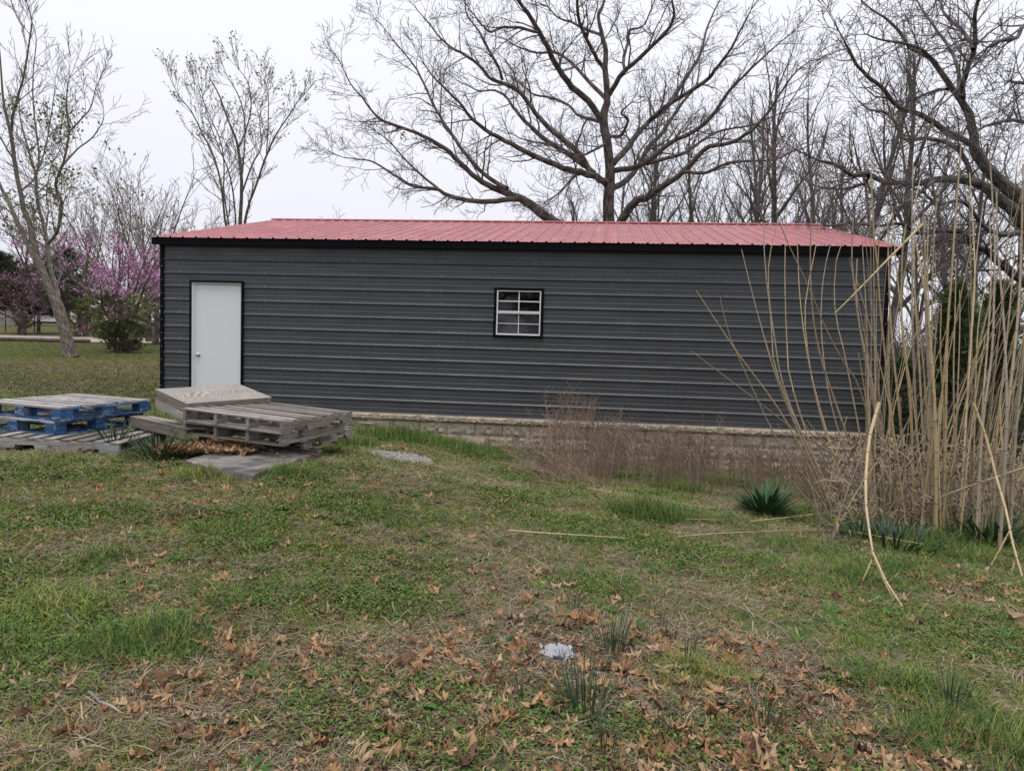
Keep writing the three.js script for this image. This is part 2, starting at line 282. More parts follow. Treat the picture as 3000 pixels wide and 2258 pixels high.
  { // fascia and soffit under the eave, both gables
    const g = new Geo(); g.box((rx0 + rx1) / 2, EAVE - 0.062, za - 0.03, rx1 - rx0 - 0.01, 0.115, 0.02); part('eave_fascia', g.build(), M.trim, roof);
    const s = new Geo(); s.box((rx0 + rx1) / 2, EAVE - 0.106, 0.05, rx1 - rx0 - 0.03, 0.012, 0.12); part('soffit', s.build(), M.trim, roof);
    const b = new Geo(); b.box((rx0 + rx1) / 2, EAVE - 0.062, -2 * HALF - za + 0.03, rx1 - rx0 - 0.01, 0.115, 0.02); part('eave_fascia', b.build(), M.trim, roof);
    for (const x of [rx0 + 0.012, rx1 - 0.012]) for (const sd of [1, -1]) {
      const f = new Geo(), z0 = sd > 0 ? za - 0.02 : -2 * HALF - za + 0.02, y0 = EAVE - 0.005, y1 = RIDGE - 0.005;
      for (const [dx, flip] of [[-0.01, 0], [0.01, 1]]) f.quad(V(x + dx, y0 - 0.115, z0), V(x + dx, y1 - 0.115, -HALF), V(x + dx, y1, -HALF), V(x + dx, y0, z0));
      f.quad(V(x - 0.01, y0 - 0.115, z0), V(x + 0.01, y0 - 0.115, z0), V(x + 0.01, y1 - 0.115, -HALF), V(x - 0.01, y1 - 0.115, -HALF));
      part('gable_fascia', f.build(), M.trim, roof);
    }
    const t = new Geo(); t.box((X0 + X1) / 2, 1.475, 0.013, X1 - X0 - 0.12, 0.05, 0.02); part('top_trim', t.build(), M.trim, shed);
  }
  for (const [x, z, wx, wz] of [[X0 + 0.028, 0.012, 0.062, 0.03], [X1 - 0.028, 0.012, 0.062, 0.03], [X0 + 0.012, -0.045, 0.03, 0.085], [X1 - 0.012, -0.045, 0.03, 0.085]]) { const g = new Geo(); g.box(x, (BASE + 1.52) / 2 + 0.003, z, wx, 1.52 - BASE - 0.004, wz); part('corner_trim', g.build(), M.trim, shed); }
  // screws beside every tall rib
  { const g = new Geo(), R = rng(8), dot = (x, y, z) => { const p = []; for (let k = 0; k < 6; k++) p.push(V(x + 0.007 * Math.cos(k * 1.047), y + 0.007 * Math.sin(k * 1.047), z + 0.006)); for (let k = 1; k < 5; k++) g.tri(p[0], p[k], p[k + 1]); for (let k = 0; k < 6; k++) { const q = p[(k + 1) % 6]; g.quad(p[k], V(p[k].x, p[k].y, z), V(q.x, q.y, z), q); } };
    for (let c = 0; c < 8; c++) for (let k = 0; k < 12; k++) { const x = 0.25 + 1.525 * c + (R() - 0.5) * 0.02, y = RIBY + k * RIB + 0.032; if (y > 1.42 || y < BASE + 0.02 || (x > DOOR.x0 - 0.06 && x < DOOR.x1 + 0.06 && y < DOOR.y1 + 0.05) || (x > WIN.x0 - 0.06 && x < WIN.x1 + 0.06 && y > WIN.y0 - 0.05 && y < WIN.y1 + 0.05)) continue; dot(x, y, 0.001); }
    for (const x of [X0 + 0.028, X1 - 0.028]) for (let k = 0; k < 11; k++) dot(x, RIBY + k * RIB + 0.11, 0.027);
    for (const x of [WIN.x0 - 0.035, WIN.x1 + 0.035]) for (let k = 0; k < 4; k++) dot(x, WIN.y0 + 0.03 + k * 0.23, 0.02);
    part('screws', g.build(), M.screw, shed, 'stuff');
    const r = new Geo(); for (let k = 0; k < 53; k++) for (let j = 0; j < 6; j++) { const x = rx0 + 0.12 + k * RIB + 0.045, t = (j + 0.4) / 6, z = mix(za, -HALF, t), y = mix(EAVE, RIDGE, t) + 0.004; r.box(x, y, z, 0.014, 0.01, 0.014); } part('roof_screws', r.build(), mat(0.16, 0.04, 0.045, 0.5), roof, 'stuff');
  }
  { // door: black trim, white frame set back, slab, knob
    const d = new THREE.Group(); d.name = 'door'; shed.add(d); const { x0, x1, y0, y1 } = DOOR;
    for (const [cx, cy, sx, sy] of [[x0 - 0.0, (y0 + y1 + 0.03) / 2, 0.036, y1 - y0 + 0.03], [x1, (y0 + y1 + 0.03) / 2, 0.036, y1 - y0 + 0.03]]) { const g = new Geo(); g.box(cx, cy, 0.008, sx, sy, 0.052); part('door_trim', g.build(), M.trim, d); }
    { const g = new Geo(); g.box((x0 + x1) / 2, y1 + 0.012, 0.008, x1 - x0 - 0.037, 0.034, 0.05); part('door_trim', g.build(), M.trim, d); }
    const a = x0 + 0.0185, b = x1 - 0.0185, t = y1 - 0.0055;
    const jamb = (name, q) => { const g = new Geo(); g.quad(...q); part(name, g.build(), M.white, d); };
    const zi = -0.035, zo = 0.02, w = 0.036; // splayed frame, mitred at the top
    jamb('door_jamb', [V(a, y0, zo), V(a + w, y0, zi), V(a + w, t - w, zi), V(a, t, zo)]); jamb('door_jamb', [V(b - w, y0, zi), V(b, y0, zo), V(b, t, zo), V(b - w, t - w, zi)]); jamb('door_head', [V(a + w, t - w, zi), V(b - w, t - w, zi), V(b, t, zo), V(a, t, zo)]);
    const g = new Geo(); g.box((a + b) / 2, (y0 + t - w - 0.004) / 2, zi - 0.012, b - a - 2 * w - 0.006, t - w - y0 - 0.004, 0.03); part('door_slab', g.build(), M.white, d);
    const back = new Geo(); back.box((a + b) / 2, (y0 + t) / 2, zi - 0.05, b - a, t - y0, 0.02); part('door_back', back.build(), M.trim, d);
    const prof = [[0, 0.062], [0.012, 0.061], [0.024, 0.055], [0.029, 0.045], [0.027, 0.034], [0.016, 0.026], [0.011, 0.02], [0.011, 0.01], [0.033, 0.008], [0.034, 0]].map(([r, z]) => new THREE.Vector2(r, z)).reverse();
    const kn = new THREE.LatheGeometry(prof, 20); kn.rotateX(Math.PI / 2); kn.translate(a + w + 0.062, -0.42, zi + 0.004); part('door_knob', kn, M.steel, d);
  }
  { // window: black trim, vinyl frame, two sashes, muntins, panes
    const w = new THREE.Group(); w.name = 'window'; shed.add(w); const { x0, x1, y0, y1 } = WIN, W = x1 - x0, H = y1 - y0;
    const bar = (name, m, cx, cy, cz, sx, sy, sz) => { const g = new Geo(); g.box(cx, cy, cz, sx, sy, sz); return part(name, g.build(), m, w); };
    bar('window_trim', M.trim, x0, (y0 + y1) / 2, 0.006, 0.044, H + 0.05, 0.052); bar('window_trim', M.trim, x1, (y0 + y1) / 2, 0.006, 0.044, H + 0.05, 0.052);
    bar('window_trim', M.trim, (x0 + x1) / 2, y1 + 0.004, 0.005, W - 0.046, 0.042, 0.05); bar('window_trim', M.trim, (x0 + x1) / 2, y0 - 0.004, 0.005, W - 0.046, 0.042, 0.05);
    const a = x0 + 0.023, b = x1 - 0.023, lo = y0 + 0.018, hi = y1 - 0.018, mid = (lo + hi) / 2 + 0.01, fw = 0.02;
    bar('window_frame', M.vinyl, a + fw / 2, (lo + hi) / 2, 0.004, fw, hi - lo, 0.04); bar('window_frame', M.vinyl, b - fw / 2, (lo + hi) / 2, 0.004, fw, hi - lo, 0.04);
    bar('window_frame', M.vinyl, (a + b) / 2, hi - 0.008, 0.003, b - a - 2 * fw - 0.001, 0.016, 0.038); bar('window_frame', M.vinyl, (a + b) / 2, lo + 0.013, 0.003, b - a - 2 * fw - 0.001, 0.026, 0.046);
    bar('sash_rail', M.vinyl, (a + b) / 2, mid + 0.01, 0.0, b - a - 2 * fw - 0.001, 0.022, 0.03); bar('sash_rail', M.vinyl, (a + b) / 2, mid - 0.0125, -0.006, b - a - 2 * fw - 0.001, 0.021, 0.03);
    const cx = (a + b) / 2, up = [mid + 0.022, hi - 0.017], dn = [lo + 0.027, mid - 0.024];
    for (const [[p, q], z, th, nm] of [[up, -0.002, 0.016, 'upper'], [dn, -0.022, 0.010, 'lower']]) {
      bar('muntin', M.vinyl, cx, (p + q) / 2, z, th, q - p, 0.012); const my = (p + q) / 2;
      for (const s of [-1, 1]) bar('muntin', M.vinyl, cx + s * (b - a - 2 * fw) / 4 + s * th / 4, my, z, (b - a - 2 * fw) / 2 - th / 2 - 0.001, th, 0.012);
      for (const s of [-1, 1]) for (const t of [-1, 1]) { const pg = new THREE.PlaneGeometry((b - a - 2 * fw) / 2 - 0.002, (q - p) / 2 - 0.002); pg.translate(cx + s * (b - a - 2 * fw) / 4, my + t * (q - p) / 4, z - 0.009); part('window_pane', pg, M.glass, w); }
    }
    const sc = new THREE.PlaneGeometry(b - a - 2 * fw - 0.004, dn[1] - dn[0] - 0.002); sc.translate(cx, (dn[0] + dn[1]) / 2, -0.04); part('insect_screen', sc, M.screen, w);
  }
}
// ---------------------------------------------------------------- split-face block foundation
{
  const R = rng(77), base = thing('block_foundation_wall', 'tan split face block foundation wall below the metal shed', 'foundation wall', SHED.clone()); base.rotation.y = -YAW;
  const tex = dataTex(256, 256, (u, v) => { const n = 0.5 * tn(u, v, 40, 40, 51) + 0.3 * tn(u, v, 100, 100, 52) + 0.2 * tn(u, v, 9, 9, 53), q = 0.66 + 0.36 * (n - 0.5) * 1.4; return [q, q * 0.955, q * 0.885]; }, true, 2.5, 2.5);
  const bumpT = tex.clone(); bumpT.colorSpace = THREE.NoColorSpace; bumpT.needsUpdate = true;
  const mats = [[1, 1, 1], [0.9, 0.89, 0.88], [1.05, 1.0, 0.94], [0.86, 0.86, 0.87]].map(([r, g, b]) => new THREE.MeshStandardMaterial({ color: lin(0.98 * r, 0.93 * g, 0.85 * b), map: tex, bumpMap: bumpT, bumpScale: 0.006, roughness: 0.95 }));
  function rough(w, h, d, seed, amp) { // box with a broken front face and chipped edges
    const nx = 7, ny = 4, g = new Geo(), P = [], Rr = rng(seed);
    for (let j = 0; j <= ny; j++) for (let i = 0; i <= nx; i++) { const e = i === 0 || i === nx || j === 0 || j === ny; P.push(V(-w / 2 + w * i / nx + (e ? 0 : (Rr() - 0.5) * 0.02), -h / 2 + h * j / ny + (e ? 0 : (Rr() - 0.5) * 0.015), d / 2 + (e ? -0.012 - Rr() * 0.008 : (Rr() - 0.35) * amp))); }
    const id = (i, j) => P[j * (nx + 1) + i];
    for (let j = 0; j < ny; j++) for (let i = 0; i < nx; i++) { const q = [id(i, j), id(i + 1, j), id(i + 1, j + 1), id(i, j + 1)], uv = q.map(p => [p.x + seed * 0.13, p.y]); g.quad(...q, null, uv); }
    for (let i = 0; i < nx; i++) { const t = [id(i, ny), id(i + 1, ny)], bq = [id(i, 0), id(i + 1, 0)]; g.quad(t[0], t[1], V(t[1].x, h / 2, -d / 2), V(t[0].x, h / 2, -d / 2), null, [[t[0].x, 0], [t[1].x, 0], [t[1].x, d], [t[0].x, d]]); g.quad(V(bq[0].x, -h / 2, -d / 2), V(bq[1].x, -h / 2, -d / 2), bq[1], bq[0]); }
    for (let j = 0; j < ny; j++) { const l = [id(0, j), id(0, j + 1)], r = [id(nx, j), id(nx, j + 1)]; g.quad(V(-w / 2, l[0].y, -d / 2), l[0], l[1], V(-w / 2, l[1].y, -d / 2)); g.quad(r[0], V(w / 2, r[0].y, -d / 2), V(w / 2, r[1].y, -d / 2), r[1]); }
    return g.build();
  }
  const blocks = [1, 2, 3, 4, 5, 6].map(s => rough(0.455, 0.199, 0.24, s, 0.022)), capA = [1, 2, 3].map(s => rough(0.306, 0.092, 0.30, s + 20, 0.014)), capB = [1, 2, 3].map(s => rough(0.441, 0.092, 0.30, s + 30, 0.014));
  let x = 1.53, k = 0; const zf = 0.10, CAP = BASE - 0.002;
  while (x < 12.0) { const w = k % 2 ? 0.445 : 0.31, b = part('cap_stone', (k % 2 ? capB : capA)[Math.floor(R() * 3)], mats[Math.floor(R() * 4)], base); b.position.set(x + w / 2, CAP - 0.048, zf + 0.045 - 0.15); b.rotation.z = R() < 0.5 ? 0 : Math.PI; x += w; k++; }
  const endX = x;
  for (let row = 0; row < 4; row++) for (let c = 0; c < 24; c++) {
    const bx = 1.76 + (row % 2 ? 0.23 : 0) + c * 0.4625 + 0.2275; if (bx > endX - 0.15) continue;
    const wp = shedPoint(bx, 0, zf), top = CAP - 0.097 - row * 0.2045; if (EYE + top < gnd(wp.x, wp.z) - 0.1) continue;
    const b = part('block', blocks[Math.floor(R() * 6)], mats[Math.floor(R() * 4)], base); b.position.set(bx, top - 0.102, zf - 0.12 + (R() - 0.5) * 0.006); b.rotation.z = R() < 0.5 ? 0 : Math.PI;
  }
  for (let row = 0; row < 5; row++) for (let c = 0; c < 8; c++) { // return along the right end of the shed
    const cap = row === 0, b = part(cap ? 'cap_stone' : 'block', cap ? capB[c % 3] : blocks[(c + row) % 6], mats[Math.floor(R() * 4)], base); b.rotation.y = Math.PI / 2;
    b.position.set(cap ? endX - 0.15 : endX - 0.165, cap ? CAP - 0.048 : CAP - 0.097 - (row - 1) * 0.2045 - 0.102, -0.27 - c * (cap ? 0.445 : 0.4625) + (row % 2 ? 0 : -0.05) - (cap ? 0.0 : 0.2)); }
}

// ---------------------------------------------------------------- concrete slab, pallets, plywood lid
function woodTex(seed, base, knots = 3) {
  const R = rng(seed), K = []; for (let k = 0; k < knots; k++) K.push([R(), R(), 0.02 + R() * 0.03]);
  return dataTex(512, 128, (u, v) => {
    let d = 0; for (const [a, b, r] of K) { const q = ((u - a) * 4) ** 2 + (v - b) ** 2; d += Math.exp(-q / (r * r * 4)); }
    const warp = v + 0.03 * tn(u, v, 3, 2, seed + 1) + 0.05 * d, g = 0.45 * tn(u, warp, 4, 44, seed + 2) + 0.35 * tn(u, warp, 9, 90, seed + 3) + 0.2 * tn(u, v, 60, 30, seed + 4);
    const crack = tn(u, warp, 5, 60, seed + 5) > 0.86 ? 0.62 : 1, q = (0.72 + 0.5 * (g - 0.5)) * crack * (1 - 0.45 * clamp(d)), st = tn(u, v, 5, 3, seed + 6);
    return [base[0] * q * (1 + 0.1 * (st - 0.5)), base[1] * q, base[2] * q * (1 - 0.06 * (st - 0.5))]; }, true, 0.8, 3.5);
}
const WOOD = [[0.80, 0.76, 0.72], [0.70, 0.66, 0.62], [0.86, 0.82, 0.79], [0.62, 0.58, 0.54]].map((c, k) => { const t = woodTex(100 + k * 10, c), b = t.clone(); b.colorSpace = THREE.NoColorSpace; b.needsUpdate = true; return new THREE.MeshStandardMaterial({ map: t, bumpMap: b, bumpScale: 0.004, roughness: 0.95 }); });
const BLUE = [0, 1, 2].map(k => { // worn blue paint: bare wood shows through in flakes
  const s = 300 + k * 20, wear = [0.52, 0.66, 0.60][k], t = dataTex(512, 128, (u, v) => { const n = 0.5 * tn(u, v, 14, 9, s) + 0.3 * tn(u, v, 40, 28, s + 1) + 0.2 * tn(u, v, 110, 60, s + 2), g = 0.8 + 0.4 * (tn(u, v, 6, 60, s + 3) - 0.5), w = smooth(wear, wear + 0.08, n); return [mix(0.19, 0.62, w) * g, mix(0.39, 0.65, w) * g, mix(0.61, 0.70, w) * g]; }, true, 0.9, 3); return new THREE.MeshStandardMaterial({ map: t, roughness: 0.85 }); });
const BLUETOP = [0, 1].map(k => { const s = 380 + k * 20, t = dataTex(512, 128, (u, v) => { const n = 0.5 * tn(u, v, 5, 7, s) + 0.5 * tn(u, v, 20, 40, s + 1), g = 0.8 + 0.5 * (0.6 * tn(u, v, 4, 50, s + 2) + 0.4 * tn(u, v, 10, 100, s + 3) - 0.5), w = smooth(0.34, 0.46, n); return [mix(0.33, 0.82, w) * g, mix(0.42, 0.80, w) * g, mix(0.58, 0.79, w) * g]; }, true, 0.8, 3.5); return new THREE.MeshStandardMaterial({ map: t, roughness: 0.95 }); });
const plankCache = new Map();
function plank(lx, ly, lz, seed = 0) { // chamfered board, grain along its longest side
  const key = [lx, ly, lz].map(v => v.toFixed(3)).join() + '/' + seed % 4; if (plankCache.has(key)) return plankCache.get(key);
  const s = new THREE.BoxGeometry(lx, ly, lz, 1, 1, 1).toNonIndexed(), p = s.attributes.position, nrm = s.attributes.normal, uv = [], o = (seed % 4) * 0.37, R = rng(seed * 7 + 3), jit = {};
  for (let k = 0; k < p.count; k++) { const kk = [p.getX(k), p.getY(k), p.getZ(k)].map(v => Math.sign(v)).join(); jit[kk] = jit[kk] || [(R() - 0.5) * 0.006, (R() - 0.5) * 0.004, (R() - 0.5) * 0.006]; p.setXYZ(k, p.getX(k) + jit[kk][0], p.getY(k) + jit[kk][1], p.getZ(k) + jit[kk][2]); }
  const long = lx >= ly && lx >= lz ? 0 : lz >= ly ? 2 : 1;
  for (let k = 0; k < p.count; k++) { const c = [p.getX(k), p.getY(k), p.getZ(k)], n = [nrm.getX(k), nrm.getY(k), nrm.getZ(k)].map(Math.abs), m = n[0] > 0.5 ? 0 : n[1] > 0.5 ? 1 : 2; if (m === long) uv.push(c[(m + 1) % 3] * 0.2 + o, c[(m + 2) % 3]); else uv.push(c[long] + o, c[3 - long - m] + o); }
  s.setAttribute('uv', new THREE.Float32BufferAttribute(uv, 2)); s.computeVertexNormals(); plankCache.set(key, s); return s;
}
function stringerGeo(L, h, t, notch) { // notched side rail as an outline pulled to thickness; length along z
  const s = new THREE.Shape(), a = L / 2; s.moveTo(-a, 0);
  if (notch) for (const c of [-a * 0.52, a * 0.52]) { const w = 0.115; s.lineTo(c - w, 0); s.lineTo(c - w + 0.02, h * 0.4); s.lineTo(c + w - 0.02, h * 0.4); s.lineTo(c + w, 0); }
  s.lineTo(a, 0); s.lineTo(a, h); s.lineTo(-a, h); s.lineTo(-a, 0);
  const g = new THREE.ExtrudeGeometry(s, { depth: t, bevelEnabled: false }); g.translate(0, 0, -t / 2); g.rotateY(Math.PI / 2);
  const p = g.attributes.position, uv = []; for (let k = 0; k < p.count; k++) uv.push(p.getZ(k), p.getY(k) + p.getX(k)); g.setAttribute('uv', new THREE.Float32BufferAttribute(uv, 2)); return g;
}
// boards along x, stringers along z; the group's origin is the middle of the top face
function stringerPallet(label, group, pos, yaw, tx, tz, W, D, o = {}) {
  const t = thing('wooden_pallet', label, 'pallet', pos, group), R = rng(o.seed || 1); t.rotation.order = 'YXZ'; t.rotation.set(tx, yaw, tz);
  const H = 0.128, bt = 0.016, sh = H - 2 * bt, along = o.along || 'x', mk = (n, g, x, y, z) => { const m = part(n, g, WOOD[Math.floor(R() * WOOD.length)], t); m.position.set(x, y, z); m.rotation.y = (R() - 0.5) * 0.012; return m; };
  const body = new THREE.Group(); // boards run along x unless turned
  const LW = along === 'x' ? W : D, LD = along === 'x' ? D : W, put = (n, g, x, y, z) => { const m = mk(n, g, 0, 0, 0), r = (R() - 0.5) * 0.012; if (along === 'x') { m.position.set(x, y, z); m.rotation.y = r; } else { m.position.set(z, y, x); m.rotation.y = Math.PI / 2 + r; } return m; };
  const nb = o.boards || 7, bw = o.bw || 0.095;
  for (let k = 0; k < nb; k++) { if (o.skip && o.skip.includes(k)) continue; const z = -LD / 2 + bw / 2 + k * (LD - bw) / (nb - 1) + (R() - 0.5) * 0.012, short = o.short && o.short[k] || 0; put('deck_board', plank(LW - short, bt, bw * (0.9 + (k % 3) * 0.06), k % 4), -short / 2 + (R() - 0.5) * 0.012, -bt / 2 - R() * 0.002, z); }
  const ns = o.stringers || 3; for (let k = 0; k < ns; k++) { const x = -LW / 2 + 0.02 + k * (LW - 0.04) / (ns - 1); put('stringer', stringerGeo(LD - 0.01, sh, 0.036, o.notch !== false), x, -bt - sh - 0.002, 0); }
  for (const f of o.bottom || [-0.44, -0.16, 0.16, 0.44]) put('bottom_board', plank(LW, bt, bw, 2), (R() - 0.5) * 0.02, -H + bt / 2 - 0.003, f * LD);
  return t;
}
function blockPallet(label, group, pos, yaw, tx, tz, W, D, seed, topMats) {
  const t = thing('blue_pallet', label, 'pallet', pos, group), R = rng(seed); t.rotation.order = 'YXZ'; t.rotation.set(tx, yaw, tz);
  const bt = 0.017, H = 0.142, bh = H - 3 * bt - 0.004, mk = (n, g, m, x, y, z) => { const q = part(n, g, m, t); q.position.set(x, y, z); q.rotation.y = (R() - 0.5) * 0.01; return q; }, B = () => BLUE[Math.floor(R() * 3)];
  for (let k = 0; k < 7; k++) { const wide = k % 3 === 0 ? 0.14 : 0.115, z = -D / 2 + 0.07 + k * (D - 0.14) / 6, sh = [0, 0, 0.02, 0, 0.0, 0.01, 0][k]; mk('deck_board', plank(W - sh, bt, wide, k % 4), topMats[k % topMats.length], (R() - 0.5) * 0.015, -bt / 2, z); }
  for (const x of [-1, 0, 1]) mk('stringer_board', plank(0.13, bt, D, 1), B(), x * (W / 2 - 0.065), -bt * 1.5 - 0.001, 0);
  for (const x of [-1, 0, 1]) for (const z of [-1, 0, 1]) mk('block', plank(0.13 + (x ? 0 : 0.02), bh, 0.14, (x + z + 4) % 4), B(), x * (W / 2 - 0.066), -2 * bt - bh / 2 - 0.002, z * (D / 2 - 0.072));
  for (const z of [-1, 0, 1]) mk('bottom_board', plank(W - 0.27, bt, 0.12, 2), B(), 0, -H + bt / 2, z * (D / 2 - 0.07)); for (const x of [-1, 1]) mk('bottom_board', plank(0.13, bt, D, 3), B(), x * (W / 2 - 0.066), -H + bt / 2, 0);
  return t;
}
const CONC = (() => { const t = dataTex(512, 512, (u, v) => { const n = 0.4 * tn(u, v, 5, 5, 71) + 0.3 * tn(u, v, 19, 19, 72) + 0.3 * tn(u, v, 120, 120, 73), st = smooth(0.5, 0.72, tn(u, v, 7, 4, 74) * 0.6 + tn(u, v, 23, 15, 75) * 0.4), q = 0.45 + 0.3 * (n - 0.5) - 0.13 * st; return [q * 1.02, q * 0.975, q * 0.93]; }, true, 0.55, 0.55), b = t.clone(); b.colorSpace = THREE.NoColorSpace; b.needsUpdate = true; return new THREE.MeshStandardMaterial({ map: t, bumpMap: b, bumpScale: 0.004, roughness: 0.95 }); })();
const slabTop = EYE - 1.187;
{
  const c = [[735, 1394], [928, 1328], [690, 1240], [480, 1352]].map(([x, y]) => { const r = rayDir(x, y), t = -1.187 / r.y; return V(r.x * t, slabTop, r.z * t); });
  // the slab runs back under the pallets; corners: front, right, back, left
  const f = c[0], r = V(-1.90, slabTop, -7.85), l = V(-2.98, slabTop, -6.98), bk = V(r.x + l.x - f.x, slabTop, r.z + l.z - f.z), g = new Geo(), n = 10, R = rng(3), grid = [];
  for (let j = 0; j <= n; j++) for (let i = 0; i <= n; i++) { const u = i / n, v = j / n, p = f.clone().lerp(r, u).lerp(l.clone().lerp(bk, u), v); if (i === 0 || j === 0 || i === n) { p.x += (R() - 0.5) * 0.05; p.z += (R() - 0.5) * 0.05; } p.y += (R() - 0.5) * 0.006; grid.push(p); }
  const id = (i, j) => grid[j * (n + 1) + i], uv = (p) => [p.x, p.z];
  for (let j = 0; j < n; j++) for (let i = 0; i < n; i++) { const q = [id(i, j), id(i + 1, j), id(i + 1, j + 1), id(i, j + 1)]; g.quad(...q, null, q.map(uv)); }
  const edge = []; for (let i = 0; i < n; i++) edge.push([id(i, 0), id(i + 1, 0)], [id(0, i + 1), id(0, i)], [id(n, i), id(n, i + 1)]);
  for (const [a, b] of edge) { const d = (p) => V(p.x, p.y - 0.2, p.z); g.quad(d(a), d(b), b, a, null, [[a.x, -0.2], [b.x, -0.2], [b.x, 0], [a.x, 0]]); }
  const s = part('concrete_slab', g.build(), CONC, scene); tag(s, 'weathered grey concrete slab under the grey pallet stack', 'slab');
}
const P = (x, y, z) => V(x, y + EYE, z);
stringerPallet('grey wooden pallet on the grass under the blue pallets', 'grey wooden pallets', P(-4.43, -1.100, -8.07), -0.07, 0.015, -0.02, 1.285, 1.05, { along: 'z', seed: 11, boards: 8, bw: 0.105, stringers: 3, notch: true });
blockPallet('worn blue pallet, lower one of the two stacked blue pallets', 'blue pallets', P(-4.96, -0.953, -8.47), -0.36, 0.012, -0.004, 1.19, 1.13, 21, BLUETOP);
blockPallet('worn blue pallet with bleached deck, on top of the other blue pallet', 'blue pallets', P(-4.897, -0.808, -8.499), -0.375, 0.012, -0.004, 1.2, 1.13, 22, [WOOD[2], WOOD[0], BLUETOP[1]]);
stringerPallet('grey wooden pallet lying flat on the concrete slab, lowest of its stack', 'grey wooden pallets', P(-2.54, -1.05, -8.43), -0.245, 0.004, 0.0, 1.22, 1.108, { seed: 12, stringers: 3, boards: 7 });
stringerPallet('grey wooden pallet in the middle of the stack on the slab', 'grey wooden pallets', P(-2.53, -0.921, -7.98), -0.36, 0.016, -0.03, 1.2, 1.09, { seed: 13, stringers: 4, boards: 7, notch: false });
stringerPallet('grey slatted pallet on top of the stack, its corner under plywood', 'grey wooden pallets', P(-2.474, -0.793, -7.899), -0.408, 0.003, -0.033, 1.242, 1.106, { seed: 14, stringers: 4, boards: 8, bw: 0.088 });
{ // plywood lid over a box of planks, tilted on the stack
  const t = thing('plywood_crate_lid', 'weathered plywood topped box of planks leaning on the grey pallets', 'wooden box', P(-3.185, -0.669, -8.276)); t.rotation.order = 'YXZ'; t.rotation.set(0.196, 0.972, 0.016);
  const W = 1.03, D = 0.575, ply = dataTex(512, 512, (u, v) => { // rotary-cut plywood: wide cathedral figure
    const s = (u - 0.5) * 2.2 + 0.5 * tn(u, v, 2, 2, 91), w = Math.abs(v - 0.5 + 0.18 * (tn(u, v, 3, 3, 92) - 0.5)) * 2, ring = Math.sin((s * 1.6 + w * w * 3.2 + 0.35 * tn(u, v, 6, 6, 93)) * 26), f = 0.5 * tn(u, v, 10, 160, 94) + 0.5 * tn(u, v, 40, 40, 95), q = 0.50 + 0.14 * smooth(-0.3, 0.6, ring) + 0.2 * (f - 0.5) + 0.06 * (tn(u, v, 4, 4, 96) - 0.5); return [q, q * 0.955, q * 0.90]; });
  const top = part('plywood_sheet', new THREE.BoxGeometry(W, 0.014, D), new THREE.MeshStandardMaterial({ map: ply, roughness: 0.95 }), t); top.position.y = -0.007;
  const mk = (lx, ly, lz, x, y, z, k, n = 'side_plank') => { const m = part(n, plank(lx, ly, lz, k), WOOD[k % 4], t); m.position.set(x, y, z); return m; };
  mk(W - 0.01, 0.085, 0.022, 0, -0.058, D / 2 - 0.014, 1); mk(W - 0.02, 0.082, 0.022, -0.01, -0.147, D / 2 - 0.004, 0); mk(W - 0.05, 0.02, 0.09, 0, -0.2, D / 2 - 0.05, 3);
  mk(0.022, 0.085, D - 0.05, W / 2 - 0.014, -0.058, 0, 0); mk(0.022, 0.085, D - 0.05, -W / 2 + 0.014, -0.058, 0, 1); mk(0.022, 0.08, D - 0.06, -W / 2 + 0.01, -0.147, 0, 2); mk(W - 0.06, 0.085, 0.022, 0, -0.058, -D / 2 + 0.016, 2);
}
{ // plank frame wedged between the two stacks
  const a = at(405, 1222, 8.5), b = at(545, 1252, 7.75), dir = b.clone().sub(a), L = dir.length(); const t = thing('plank_frame', 'low frame of grey planks wedged between blue and grey pallets', 'planks', a.clone().lerp(b, 0.5));
  t.rotation.order = 'YXZ'; t.rotation.set(0, Math.atan2(-dir.z, dir.x), Math.asin(dir.y / L));
  for (const [y, z, h, w, k] of [[0, 0, 0.018, 0.12, 1], [-0.012, -0.135, 0.018, 0.1, 0], [-0.06, 0.055, 0.09, 0.024, 3], [-0.065, -0.18, 0.09, 0.024, 1]]) { const m = part('plank', plank(L + 0.2, h, w, k), WOOD[k], t); m.position.set(0, y, z); }
}
